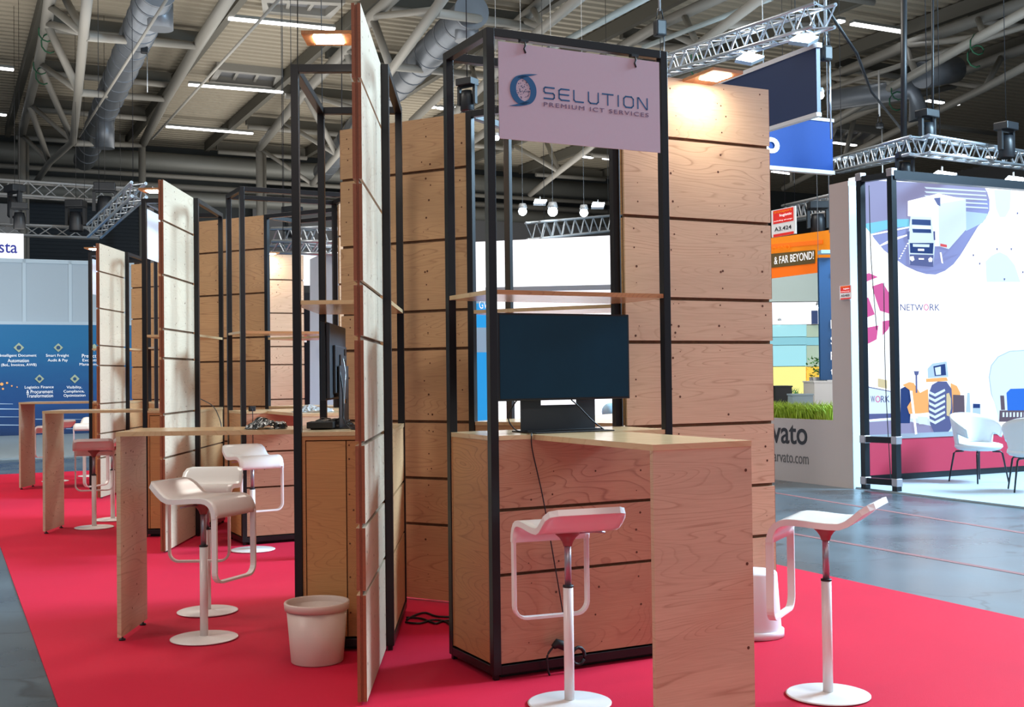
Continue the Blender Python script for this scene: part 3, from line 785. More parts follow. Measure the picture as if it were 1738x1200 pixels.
t = thing('power_strip', 'black power strip box on the near left counter under the edge-on monitor', 'adapter', tuple(lp(o2, a2, .62, .12, CT+.007)), rz_of(a2))
b = MB(); b.box(.0, .14, -.09, .05, 0, .034); part('case', b, 'plinth_black', t, .004)
b = MB(); b.box(.02, .12, -.0915, -.09, .008, .026); part('label_plate', b, 'tv_back', t)
cable('black cable dropping behind the edge-on monitor to the near left counter', wpts('A2', [(.62, .19, 1.44), (.66, .21, 1.33), (.68, .215, 1.24), (.70, .22, 1.17), (.76, .26, 1.128), (.84, .30, 1.124)]), .0045)
cable('white-tipped cable hanging from the back of the edge-on monitor', wpts('A2', [(.55, .20, 1.50), (.57, .215, 1.42), (.60, .215, 1.36), (.61, .21, 1.25)]), .004, 'plastic_clear')
# plug standing on second-row countertop
pB, aB = PL['B1']
t = thing('power_plug', 'small black plug block on the edge of the second-row counter', 'adapter', tuple(lp(pB, aB, .07, .02, CT)), rz_of(aB))
b = MB(); b.box(0, .05, -.02, .03, .001, .042); part('body', b, 'rubber_black', t, .004)
b = MB(); b.tube(smooth([(.02, -.024, .02), (.02, -.034, -.05), (.022, -.03, -.30), (.03, -.03, -.5)]), .0035, 6); part('lead', b, 'cable_black', t)
# floor cables between the near towers
for i, pts in enumerate(([(690, 1052), (705, 1044), (722, 1040), (741, 1046), (765, 1047)], [(688, 1056), (712, 1058), (735, 1052), (758, 1056), (772, 1070)], [(690, 1048), (716, 1050), (738, 1058), (752, 1054), (775, 1052)])):
    P = [Z(x, y, .014) for x, y in pts]
    cable(('black floor cable humped highest between the two near towers', 'black floor cable bending towards the foreground counter base', 'black floor cable lying between the two other floor cables')[i], P, .006)
cable('thin black cable dangling in front of the second-row orange-brown partition', [onVp(x, y, 1.98) for x, y in ((340, 677), (362, 690), (374, 715), (376, 732))], .004)

# ================================================================== HALL STRUCTURE
def D(x, y, Y):
    d = ray(x, y); return CO + d*(Y/d.y)
b = MB(); b.prism([H(6, 49, 0), H(55, 49, 0), H(55, 49, 12.1), H(6, 49, 12.1)], VA*.2); struct('wall_right', b, 'wall_grey')
# end wall: grey cladding right of the shutters, white piers, dark roller shutters
def end_panel(name, x0, x1, y0, y1, u, m, slats=0, kind='structure'):
    a, c = onU(x0, (y0+y1)/2, u), onU(x1, (y0+y1)/2, u); v0, v1 = uvz(a)[1], uvz(c)[1]; zt, zb = onU((x0+x1)/2, y0, u).z, onU((x0+x1)/2, y1, u).z
    b = MB(); b.prism([H(u, v0, zb), H(u, v1, zb), H(u, v1, zt), H(u, v0, zt)], UA*.1)
    if slats:
        for i in range(slats):
            z = zb+(zt-zb)*i/slats; b.prism([H(u-.05, v0, z), H(u-.05, v1, z), H(u-.05, v1, z+(zt-zb)/slats*.7), H(u-.05, v0, z+(zt-zb)/slats*.7)], UA*.05)
    o = struct(name, b, m); return o
end_panel('door_1', 50, 237, 348, 640, 54.5, 'shutter', 46)
end_panel('trim_1', -20, 49, 346, 640, 54.4, 'column'); end_panel('trim_2', 237, 262, 352, 640, 54.4, 'column')
end_panel('wall_cladding_back', 430, 1230, 343, 640, 54.3, 'wall_grey').name = 'wall_end'

def tube_thing(name, label, cat, pts, r, m, n=10, group=None):
    b = MB(); b.tube(pts, r, n); o = b.build(name, m); return tag(o, label, cat, group)
# pipes and ducts along the end wall
for i, (y, r, m, nm, cat, lb) in enumerate(((277, .42, 'duct_grey', 'air_duct', 'duct', 'big round grey duct running along the top of the far end wall'),
        (300, .10, 'truss_white', 'pipe', 'pipe', 'topmost thin pale pipe under the big duct on the far end wall'),
        (318, .16, 'truss_white', 'pipe', 'pipe', 'middle pale pipe under the big duct on the far end wall'),
        (336, .30, 'duct_grey', 'air_duct', 'duct', 'lower grey duct just above the dark roller shutters'))):
    p = onU(300, y, 52.6-.3*(i % 2)); z = p.z; tube_thing(nm, lb, cat, [H(52.6-.3*(i % 2), -12, z), H(52.6-.3*(i % 2), 36, z)], r, m, 14)
# purlins across the hall
# roof trusses: every chord and web measured as a real tube at its own height
def roof_truss(label, chords, webs, cols=()):
    t = thing('roof_truss', label, 'truss', (0, 0, 0), 0, 'tubular roof trusses')
    for z, r, pts in chords:
        b = MB(); b.tube([Z(x, y, z) for x, y in pts], r*(.78 if z > 10.5 else .60), 12); part('chord', b, 'truss_white', t)
    b = MB()
    for (x0, y0, z0), (x1, y1, z1), r in webs: b.tube([Z(x0, y0, z0), Z(x1, y1, z1)], r*.85, 8)
    part('webs', b, 'truss_white', t)
    for x, y, z, r in cols:
        p = Z(x, y, z); b = MB(); b.tube([p, Vector((p.x, p.y, .01))], r*.62, 12); part('column', b, 'truss_white', t)
    return t
T, M_ = 11.2, 9.6
def purlins(t, v0, v1):
    for u in (24.0, 29.8, 35.4, 40.6, 46.2, 51.8):
        b = MB(); b.tube([H(u, v0, 11.35), H(u, v1, 11.35)], .10, 10); part('purlin', b, 'truss_white', t)
        b = MB(); b.prism([H(u+.25, v0, 11.5), H(u+.45, v0, 11.5), H(u+.45, v1, 11.5), H(u+.25, v1, 11.5)], (0, 0, .34)); part('purlin_flange', b, 'purlin', t)
    for v in (v0-.25, v1+.25):
        b = MB(); b.prism([H(20, v-.1, 11.55), H(53, v-.1, 11.55), H(53, v+.1, 11.55), H(20, v+.1, 11.55)], (0, 0, .4)); part('edge_beam', b, 'purlin', t)
t1 = roof_truss('pale tubular roof truss at the upper left with zigzag webs', [
    (T, .20, [(92, -50), (79, 39), (66, 107), (49, 175), (37, 228)]), (M_, .20, [(152, -40), (142, 56), (133, 154), (124, 240), (84, 276), (62, 308)]),
    (T, .22, [(405, -30), (335, 78), (281, 168), (243, 243)])],
    [((84, 10, T), (142, 56, M_), .12), ((79, 39, T), (142, 56, M_), .11), ((79, 39, T), (133, 154, M_), .13), ((66, 107, T), (133, 154, M_), .11), ((66, 107, T), (124, 240, M_), .13), ((49, 175, T), (124, 240, M_), .10), ((49, 175, T), (84, 276, M_), .13), ((37, 228, T), (84, 276, M_), .10), ((112, 0, T), (142, 56, M_), .12),
     ((146, 62, M_), (335, 78, T), .13), ((135, 157, M_), (281, 168, T), .13), ((125, 243, M_), (243, 246, T), .13)], [(37, 228, T, .24), (46, 232, T, .12), (241, 245, T, .24)])
t2 = roof_truss('pale tubular roof truss behind the top of the tall edge-on partition', [
    (T, .22, [(700, -35), (632, 28), (587, 84), (516, 157), (440, 251)]), (M_, .20, [(772, -30), (664, 119), (572, 263), (530, 312)])],
    [((632, 28, T), (664, 119, M_), .13), ((632, 28, T), (740, 17, M_), .10), ((587, 84, T), (664, 119, M_), .10), ((587, 84, T), (618, 190, M_), .13), ((516, 157, T), (618, 190, M_), .10), ((516, 157, T), (572, 263, M_), .13), ((440, 251, T), (530, 312, M_), .10), ((478, 205, T), (572, 263, M_), .10), ((740, 22, M_), (925, 48, T), .13), ((664, 113, M_), (850, 130, T), .13)], [(440, 251, T, .24), (449, 255, T, .12)])
roof_truss('pale tubular roof truss passing behind the pink logo sign', [
    (T, .20, [(948, -20), (885, 33), (800, 110), (700, 205)]), (M_, .20, [(1010, -25), (921, 48), (840, 125), (700, 262)])],
    [((885, 33, T), (921, 48, M_), .10), ((905, 15, T), (921, 48, M_), .10), ((800, 110, T), (865, 100, M_), .10), ((800, 110, T), (810, 155, M_), .10), ((875, 248, T), (949, 291, M_), .12), ((928, 243, T), (949, 291, M_), .12)], [(700, 205, T, .22)])
t4 = roof_truss('pale tubular roof truss from the top edge down to behind the right-hand partition', [
    (T, .20, [(1250, -18), (1113, 45), (1062, 76), (900, 170), (780, 255)]), (M_, .20, [(1320, -25), (1184, 78), (1002, 250), (949, 291), (900, 330)])],
    [((1161, 25, T), (1184, 78, M_), .11), ((1113, 45, T), (1184, 78, M_), .10), ((1128, 81, T), (1178, 80, M_), .10), ((1062, 76, T), (1120, 140, M_), .10), ((980, 125, T), (1060, 195, M_), .10), ((1230, 42, M_), (1409, 40, T), .12)], [(780, 255, T, .22)])
t5 = roof_truss('pale tubular roof truss crossing the upper right corner', [
    (T, .22, [(1790, -14), (1536, 78), (1409, 132), (1250, 200), (1100, 264)]), (M_, .20, [(1790, -8), (1662, 63), (1521, 144), (1419, 202), (1310, 266), (1220, 318)])],
    [((1536, 78, T), (1555, 125, M_), .12), ((1536, 78, T), (1662, 63, M_), .10), ((1660, 32, T), (1670, 60, M_), .10), ((1409, 132, T), (1445, 188, M_), .11), ((1409, 132, T), (1521, 144, M_), .10), ((1250, 200, T), (1350, 240, M_), .10), ((1445, 188, M_), (1620, 146, T), .12)], [(1100, 264, T, .22)])
roof_truss('pale tubular roof truss at the right above the aluminium box truss', [
    (T, .20, [(1800, 60), (1700, 96), (1560, 150), (1430, 205), (1300, 262)]), (M_, .20, [(1790, 86), (1672, 149), (1546, 210), (1450, 258), (1330, 320)])],
    [((1700, 96, T), (1672, 149, M_), .11), ((1560, 150, T), (1546, 210, M_), .11), ((1600, 137, T), (1672, 149, M_), .10), ((1450, 200, T), (1435, 262, M_), .11), ((1560, 210, M_), (1715, 230, T), .11), ((1340, 245, T), (1345, 312, M_), .11), ((1375, 225, T), (1400, 285, M_), .1)], [])
purlins(t1, 2.8, 7.1); purlins(t2, 11.0, 15.0); purlins(t4, 18.5, 22.7); purlins(t5, 26.7, 30.7)
# slim bracing rods
BR = 'slim pale bracing rods under the roof'
for z, r, m, p, q, lb in ((9.2, .035, 'truss_white', (290, -12), (134, 232), 'slim bracing rod at upper left crossing the silver duct'), (9.2, .035, 'truss_white', (480, -8), (258, 236), 'slim bracing rod just left of the nearest glowing lamp board'),
        (10.2, .09, 'truss_blue', (1105, -8), (925, 88), 'pale blue rod above the pink logo sign'), (10.2, .07, 'truss_blue', (1310, -3), (1092, 80), 'pale blue rod above the right end of the pink sign frame'),
        (10.2, .08, 'truss_white', (1745, 43), (1400, 152), 'pale rod crossing the upper right between two trusses')):
    tube_thing('bracing_rod', lb, 'rod', [Z(*p, z), Z(*q, z)], r, m, 8, BR)
# silver ventilation ducts
def duct(label, pts, z, r, drops):
    t = thing('air_duct', label, 'duct', (0, 0, 0), 0)
    P = [Z(x, y, z) for x, y in pts]; b = MB(); b.tube(P, r, 20); 
    for p, q in zip(P, P[1:]):
        k = 6
        for i in range(k):
            c = p.lerp(q, i/k); d = (q-p).normalized(); b.tube([c-d*.04, c+d*.04], r+.02, 20)
    part('duct_run', b, 'duct_silver', t)
    for x, y0, y1, rr in drops:
        p = Z(x, y0, z); Y = p.y; q = D(x, y1, Y); q.x = p.x; q.y = p.y; b = MB(); b.tube([p, q], rr, 16); part('outlet', b, 'duct_silver', t)
    return t
duct('silver round duct hanging at upper left along the hall', [(268, -20), (226, 75), (180, 180), (143, 272)], 10.3, .42, [(272, 5, 50, .30), (178, 188, 252, .30)])
duct('silver round duct right of the tall edge-on partition', [(800, 20), (700, 120), (620, 200), (548, 292)], 10.3, .42, [(792, 30, 70, .3)])
t = thing('air_duct', 'short silver duct elbow high up at the right', 'duct')
p = D(1560, 150, 34); b = MB(); b.tube([p+Vector((-2.4, 1, -.1)), p+Vector((-.2, 0, 0)), p+Vector((.0, 0, -.9))], .32, 16); part('duct_run', b, 'duct_silver', t)
p = D(1620, 118, 34); b = MB(); b.tube([p+Vector((-1.3, -1, -.4)), p], .38, 16); part('outlet', b, 'duct_silver', t)
# skylight frames
def skylight(label, pts):
    P = [Z(x, y, 11.9) for x, y in pts]; b = MB(); b.mats = ['truss_white']; b.tube(P, .16, 4, 'truss_white', True)
    for i in (1, 2): b.tube([P[0].lerp(P[1], i/3), P[3].lerp(P[2], i/3)], .05, 4, 'truss_white')
    b.face([p+Vector((0, 0, .05)) for p in P], 'wall_grey'); b.mats = [q or 'truss_white' for q in b.mats]
    tag(b.build('roof_vent', 'duct_grey'), label, 'skylight', 'square roof vents')
skylight('square roof vent left of the tall edge-on partition top', [(372, 112), (474, 122), (466, 142), (360, 132)])
skylight('square roof vent cut by the top picture edge near the left', [(448, -8), (580, -2), (556, 21), (452, 12)])
skylight('square roof vent above the aluminium truss at right', [(1418, 212), (1494, 222), (1468, 240), (1405, 236)])
# ceiling light strips
strips = [((388, 33), (568, 51)), ((320, 145), (480, 158)), ((282, 216), (429, 228)), ((-30, 114), (23, 120)), ((-30, 192), (10, 197)), ((983, 266), (1005, 269)), ((1024, 270), (1042, 272)), ((1446, 42), (1534, 56)), ((1420, 37), (1431, 39)),
          ((1525, 165), (1551, 169)), ((1574, 172), (1600, 176)), ((1615, 177), (1626, 179)), ((1414, 243), (1452, 248)), ((1311, 292), (1342, 296)), ((1620, 262), (1643, 266)), ((1675, 267), (1687, 269)), ((725, 181), (738, 184)), ((744, 184), (752, 186)), ((775, 183), (785, 186))]
words = ['longest strip light at the top left of the tall partition', 'strip light below the small square roof vent at left', 'strip light lowest of the long ones at left', 'strip light cut by the left picture edge, upper', 'strip light cut by the left picture edge, lower', 'short strip light below the pink sign, left of the pair', 'short strip light below the pink sign, right of the pair',
         'long strip light at the top right beside the thick black hanging cable', 'tiny strip light just left of the long one at top right', 'leftmost of three short strip lights at upper right', 'middle of three short strip lights at upper right', 'rightmost of three short strip lights at upper right', 'strip light just right of the bright blue banner', 'strip light just under the bright blue banner',
         'short strip light below the aluminium truss at right', 'tiny strip light rightmost below the aluminium truss', 'strip light at left of three over the central plywood partition', 'strip light in the middle of three over the central plywood partition', 'strip light at right of three over the central plywood partition']
for (p, q), w in zip(strips, words):
    a, c = Z(*p, 11.5), Z(*q, 11.5); d = (c-a).normalized(); n = d.cross(Vector((0, 0, 1)))*.09
    t = thing('strip_light', w, 'ceiling light', (0, 0, 0), 0, 'ceiling strip lights')
    b = MB(); b.prism([a+n, a-n, c-n, c+n], (0, 0, .05)); part('tube', b, 'strip_light', t)
    b = MB(); b.prism([a+n*1.2+Vector((0, 0, .051)), a-n*1.2+Vector((0, 0, .051)), c-n*1.2+Vector((0, 0, .051)), c+n*1.2+Vector((0, 0, .051))], (0, 0, .08)); part('housing', b, 'duct_grey', t)

# ------------------------------------------------------------------ aluminium box trusses
def box_truss(label, p, q, w=.29, r=.025, seg=.5, group='aluminium box trusses', tri=False, m='alu'):
    t = thing('box_truss', label, 'truss', (0, 0, 0), 0, group); d = (q-p); L = d.length; d.normalize()
    s = d.cross(Vector((0, 0, 1))).normalized(); up = s.cross(d).normalized()
    C4 = [s*(w/2)+up*(w/2), -s*(w/2)+up*(w/2), -s*(w/2)-up*(w/2), s*(w/2)-up*(w/2)]
    for c in C4:
        b = MB(); b.tube([p+c, q+c], r, 8); part('chord', b, m, t)
    b = MB(); n = max(2, int(L/seg))
    for i in range(n):
        a0, a1 = p+d*(L*i/n), p+d*(L*(i+1)/n); am = (a0+a1)/2
        for k in range(4):
            A, B_ = C4[k], C4[(k+1) % 4]; b.tube([a0+A, am+B_], r*.5, 5, cap=False); b.tube([am+B_, a1+A], r*.5, 5, cap=False)
    part('lacing', b, m, t)
    for f in (.12, .88):
        c = p+(q-p)*0+d*(L*f); b = MB(); b.tube([c, Vector((c.x, c.y, 12.0))], .006, 5); part('hanging_wire', b, 'cable_black', t)
    return t
box_truss('aluminium truss above the dark navy banner, running up to the top right', D(1095, 124, 20.5), D(1400, 26, 14.2), .27)
box_truss('aluminium truss at right, left arm sloping up to the corner', D(1415, 283, 22), D(1560, 246, 16.5), .24)
box_truss('aluminium truss at right, right arm behind the black moving lights', D(1562, 246, 16.5), D(1790, 280, 21), .24)
box_truss('upper aluminium truss across the far left', D(-40, 316, 34), D(236, 334, 36), .42, .04, .9, m='alu_dull')
box_truss('lower aluminium truss across the far left above the white sign', D(-40, 388, 34), D(168, 396, 35), .30, .035, .7, m='alu_dull')
box_truss('aluminium truss slanting down to the farthest left partition', D(236, 322, 20.0), D(160, 392, 22.5), .24, .03, .4)
box_truss('pale truss seen through the pink-sign tower below the bright spots', D(905, 392, 24), D(1048, 378, 27), .34, .03, .4, m='alu_dull')
box_truss('upper white truss seen through the near left tower', D(472, 404, 21), D(560, 402, 20), .30, .03, .35)
box_truss('lower white truss seen through the near left tower', D(470, 420, 20.5), D(560, 421, 19.5), .20, .03, .3)
box_truss('far truss behind the red and white stand number sign', D(1340, 362, 24), D(1425, 345, 21), .3, .03, .4, m='alu_dull')

# ------------------------------------------------------------------ stage lights and hung boxes
def moving_light(name, label, x, y, Y, s=1.0, m='fixture_black', cat='stage light', group='black stage lights'):
    p = D(x, y, Y); t = thing(name, label, cat, p, random.uniform(-1, 1), group)
    b = MB(); b.box(-.13*s, .13*s, -.1*s, .1*s, .14*s, .24*s); part('base', b, m, t, .01*s)
    b = MB(); b.box(-.15*s, -.11*s, -.03*s, .03*s, -.12*s, .14*s); b.box(.11*s, .15*s, -.03*s, .03*s, -.12*s, .14*s); b.box(-.15*s, .15*s, -.03*s, .03*s, .12*s, .145*s); part('yoke', b, m, t)
    b = MB(); b.lathe([(0, .08*s), (.08*s, .07*s), (.095*s, -.02*s), (.10*s, -.20*s), (.085*s, -.22*s), (0, -.215*s)], 16); part('head', b, m, t)
    b = MB(); b.tube([(0, 0, .24*s), (0, 0, 12.0-p.z)], .006, 5); part('hanging_wire', b, 'cable_black', t); return t
for x, y, Y, s, lb in ((25, 343, 33, 2.0, 'black stage light cluster hanging at the far left edge'), (33, 368, 32, 1.6, 'black stage light just above the white lit sign at left'), (178, 343, 34, 2.3, 'black stage light left of the slanting aluminium truss'), (129, 368, 34, 2.0, 'black stage light standing on the lower left truss'),
        (793, 163, 13, .8, 'black stage light seen between the two left posts of the foreground tower'), (1574, 218, 17, 1.1, 'black moving light on the corner of the right aluminium truss'), (1708, 240, 18, 1.2, 'black moving light on the right arm of the aluminium truss'), (1536, 284, 17, .9, 'black light hanging below the right aluminium truss corner'),
        (1388, 372, 21, 1.3, 'black stage light with a bright lens behind the grey stand wall top'), (1120, 40, 20, 1.0, 'x'), (496, 378, 21, 1.2, 'black round fixture above the white truss in the near left tower'), (1333, 392, 22, 1.0, 'small black light at the corner of the stand number sign')):
    if lb != 'x': moving_light('stage_light', lb, x, y, Y, s)
def hoist(label, x, y, Y, w, h, ytop):
    p = D(x, y, Y); t = thing('chain_hoist', label, 'hoist', p, rad(20), 'black hoist bags hanging from the roof')
    b = MB(); b.box(-w/2, w/2, -w/2.5, w/2.5, -h/2, h/2); part('bag', b, 'fixture_black', t, .03)
    b = MB(); b.tube([(-w/3, 0, h/2), (-w/6, 0, h/2+.18), (w/6, 0, h/2+.18), (w/3, 0, h/2)], .012, 5); part('strap', b, 'fixture_black', t)
    top = D(x, ytop, Y).z-p.z; b = MB(); b.tube([(0, 0, h/2+.15), (0, 0, top)], .022, 6); part('chain', b, 'alu_dull', t)
    b = MB(); b.tube([(w/2.6, 0, -h/2-1.0), (w/2.6, 0, -h/2)], .012, 5); part('lower_chain', b, 'alu', t); return t
hoist('black hoist bag hanging above the right end of the pink sign', 1120, 48, 19, .19, .27, -60)
hoist('black hoist bag hanging beside the dark navy banner', 1402, 91, 15, .14, .20, -80)
hoist('small black hoist bag hanging in front of the upper left silver duct', 245, 85, 30, .18, .18, 20)
hoist('small black hoist bag right of the bright blue banner', 1493, 213, 26, .15, .12, 120)
def vcable(label, x, y0, y1, Y, r, m='cable_black'):
    p, q = D(x, y0, Y), D(x, y1, Y); q.x = p.x+(q.x-p.x)*1.0; b = MB(); b.tube([p, q], r, 6); tag(b.build('hanging_cable', m), label, 'cable', 'cables hanging from the roof')
vcable('thick black cable hanging from the top right to the aluminium truss', 1534, -10, 236, 17, .045)
vcable('thin black cable hanging right of the thick one at top right', 1583, -10, 236, 17, .018)
vcable('thin dark wire hanging left of the tall edge-on partition', 505, -10, 330, 26, .012)
vcable('thin dark wire hanging nearest the tall edge-on partition', 580, -10, 240, 26, .012)
b = MB(); b.tube([D(1400, 10, 15), D(1454, 90, 16.5), D(1478, 155, 18), D(1532, 222, 20)], .022, 6); tag(b.build('hanging_cable', 'cable_black'), 'black cable slanting from the truss end down to the right', 'cable', 'cables hanging from the roof')
# green slings around truss tubes
for x, y, z, lb in ((76, 45, T, 'green sling around the upper left truss chord, the upper one'), (66, 103, T, 'green sling around the upper left truss chord, the lower one'), (1409, 135, M_, 'x'), (1185, 82, M_, 'green sling on the truss left of the navy banner'), (1524, 145, M_, 'green sling beside the thick black cable at upper right'), (1660, 64, M_, 'green sling on the truss near the right picture edge')):
    if lb == 'x': continue
    p = Z(x, y, z); b = MB(); b.tube([p+Vector((.19*math.cos(a*.7), -.05+.02*a, .19*math.sin(a*.7)-.03*a)) for a in range(18)], .022, 5); tag(b.build('lifting_sling', 'green_sling'), lb, 'sling', 'green slings on the roof trusses')
# bright lamps in the distance
def spot(label, x, y, Y, r, m='spot_light', sq=(1, 1, 1)):
    p = D(x, y, Y); t = thing('spot_lamp', label, 'stage light', p, 0, 'bright lamps of the stands behind')
    b = MB(); b.sphere((0, 0, 0), r, None, 8, sq); part('lens', b, m, t)
    b = MB(); b.lathe([(0, r*1.9), (r*.8, r*1.9), (r*1.1, r*.9), (r*1.0, r*.7), (0, r*.8)], 12); b.tube([(0, 0, r*1.8), (0, 0, 12.0-p.z if 'partition' not in label and 'backdrop' not in label and 'panel' not in label else r*3.6)], .005, 6); part('housing', b, 'alu_dull', t); return t
spot('round bright lamp leftmost of the three seen through the pink-sign tower', 887, 359, 24, .085)
spot('round bright lamp in the middle of the three seen through the pink-sign tower', 938, 359, 24, .10)
spot('round bright lamp rightmost of the three seen through the pink-sign tower', 991, 361, 24, .085)
spot('small glaring lamp beside the lower left corner of the pink sign', 843, 234, 24, .055)
spot('glaring lamp at the right edge of the navy banner', 1392, 162, 15, .05)
spot('small lamp on the grey partition above the blue poster, left one', 8, 548, 31.2, .05, 'lamp_white'); 
spot('small lamp on the grey partition above the blue poster, right one', 107, 548, 31.2, .05, 'lamp_white')
spot('bright lamp just left of the dark blue board with white letters', 1390, 522, 20, .05)
spot('small lamp in front of the pale backdrop, low at right', 1323, 547, 24, .04, 'lamp_white')
def flood(label, pts, Y, m='spot_light'):
    P = [D(x, y, Y+dy) for x, y, dy in pts]; t = thing('flood_light', label, 'flood light', (0, 0, 0), 0, 'rectangular LED flood lights')
    n = (P[1]-P[0]).cross(P[3]-P[0]).normalized(); n = n if n.dot(P[0]-CO) > 0 else -n     # the lamp looks down into the aisle
    b = MB(); b.prism(P, n*.012); part('panel', b, m, t)
    c = sum(P, Vector())/4; b = MB(); b.prism([c+(p-c)*1.06+n*.013 for p in P], n*.05); part('housing', b, 'alu', t)
    b = MB(); b.tube([c+n*.06, c+n*.06+Vector((0, 0, .16))], .012, 6); part('bracket', b, 'alu_dull', t)
flood('flood light on the truss above the navy banner, the right one', [(1341, 67, 0), (1372, 71, 0), (1389, 62, .35), (1358, 56, .35)], 14.5)
flood('flood light on the truss above the navy banner, the left one', [(1250, 99, 0), (1276, 104, 0), (1297, 95, .35), (1268, 88, .35)], 16.5)
flood('flood light on the truck picture booth, the left one', [(1577, 299, 0), (1610, 302, 0), (1624, 294, .5), (1592, 289, .5)], 14.6, 'lamp_white')
flood('flood light on the truck picture booth, the right one', [(1700, 310, 0), (1734, 313, 0), (1742, 302, .5), (1712, 298, .5)], 14.6, 'lamp_white')
flood('flat flood light high at left seen through the pink-sign tower', [(906, 344, 0), (925, 344, 0), (928, 339, .4), (908, 338, .4)], 25)
flood('flat flood light high at right seen through the pink-sign tower', [(1004, 350, 0), (1024, 350, 0), (1026, 344, .4), (1006, 343, .4)], 25)

# ================================================================== BLUE POSTER STAND (far left)
UB = 31.75
b = MB(); b.prism([H(22.5, -6, .001), H(31.7, -6, .001), H(31.7, 4.6, .001), H(22.5, 4.6, .001)], (0, 0, .03)); tag(b.build('stand_floor', 'platform_white'), 'white stand floor in front of the blue poster wall at the far left', 'stand floor')
t = thing('poster_wall', 'blue glowing poster wall with white icons and service names at the far left', 'poster wall')
b = MB(); b.prism([H(0, -6, 0), H(0, 4.6, 0), H(0, 4.6, 2.80), H(0, -6, 2.80)], UA*.08); o = part('poster', b, 'blue_poster', t); o.location = UA*UB
def pt(x, y, off=.03): return onU(x, y, UB-off)
TX = [('Intelligent Document', 0, 62, 607), ('Automation', 13, 49, 615), ('(BoL, Invoices, AWB)', 2, 62, 623), ('Smart Freight', 78, 117, 607), ('Audit & Pay', 81, 115, 615), ('Predictive', 139, 173, 607), ('Exception', 140, 172, 615), ('Management', 135, 174, 622),
      ('Logistics Finance', 42, 91, 661), ('& Procurement', 45, 90, 668), ('Transformation', 45, 90, 675), ('Visibility,', 113, 139, 661), ('Compliance,', 108, 143, 668), ('Optimization', 108, 145, 675)]
for s, x0, x1, y in TX:
    a, c = pt(x0, y), pt(x1, y); h = (pt(x0, y-6)-a).length; text('lettering', s, (c-a).length, h, a, VA, (0, 0, 1), 'text_white', t, bold=0, depth=.002)
b = MB()
for x, y, s in ((32, 590, 9), (99, 590, 8), (67, 643, 8), (127, 643, 8), (160, 590, 7)):
    c = pt(x, y); k = (pt(x+s, y)-c).length
    b.face([c+VA*k, c+Vector((0, 0, k)), c-VA*k, c-Vector((0, 0, k))])
part('icons', b, 'backdrop_olive', t)
b = MB()
for x, y, s in ((32, 590, 4), (99, 590, 3.5), (67, 643, 3.5), (127, 643, 3)):
    c = pt(x, y, .04); k = (pt(x+s, y)-c).length; b.face([c+(VA*math.cos(a*PI/4)+Vector((0, 0, math.sin(a*PI/4))))*k for a in range(8)])
part('icon_centres', b, 'blue_panel', t)
b = MB()
for x0, x1, y, h in ((-20, 45, 695, 2), (-20, 34, 708, 1.2), (-20, 60, 722, 1.5), (-20, 22, 686, 1.5), (60, 140, 712, 1), (50, 150, 728, 1)):
    a, c = pt(x0, y), pt(x1, y); a1, c1 = pt(x0, y-h), pt(x1, y-h*.4); b.face([a, c, c1, a1])
part('light_streaks', b, 'print_mist', t)
b = MB()
for x, y, s in ((3, 652, 3), (12, 650, 2), (5, 660, 2), (20, 655, 1.5), (29, 657, 1.2)):
    c = pt(x, y); k = (pt(x+s, y)-c).length; b.face([c+(VA*math.cos(a*PI/4)+Vector((0, 0, math.sin(a*PI/4))))*k for a in range(8)])
part('city_lights', b, 'print_orange', t)
t = thing('partition_panels', 'tall grey panel wall rising above the blue poster at the far left', 'panel wall')
b = MB(); u0 = UB+.35; zt = onU(60, 440, u0).z
b.prism([H(u0, -6, 0), H(u0, 4.6, 0), H(u0, 4.6, zt), H(u0, -6, zt)], UA*.06); part('panels', b, 'partition', t)
b = MB()
for x in (41, 119, 217): v = uvz(onU(x, 500, u0))[1]; b.prism([H(u0-.02, v-.04, 2.81), H(u0-.02, v+.04, 2.81), H(u0-.02, v+.04, zt), H(u0-.02, v-.04, zt)], UA*.02)
b.prism([H(u0-.02, -6, zt-.10), H(u0-.02, 4.6, zt-.10), H(u0-.02, 4.6, zt), H(u0-.02, -6, zt)], UA*.02); b.prism([H(u0-.30, -6, 2.80), H(u0-.30, 4.6, 2.80), H(u0-.30, 4.6, 2.88), H(u0-.30, -6, 2.88)], UA*.3)
part('frame_profiles', b, 'partition_frame', t)
t = thing('lit_sign', 'white lit hanging sign at the left edge with blue letters ending in sta', 'sign')
a, c = onU(-60, 440, 34), onU(40, 397, 34); b = MB(); v0, v1 = uvz(a)[1], uvz(c)[1]; z0, z1 = onU(40, 440, 34).z, c.z; b.prism([H(34, v0, z0), H(34, v1, z0), H(34, v1, z1), H(34, v0, z1)], UA*.2); part('sign_box', b, 'print_white', t)
a, c = onU(-2, 429, 33.97), onU(29.5, 429, 33.97); text('lettering', 'sta', (c-a).length, .27, a, VA, (0, 0, 1), 'sign_blue', t, bold=.012, depth=.004)

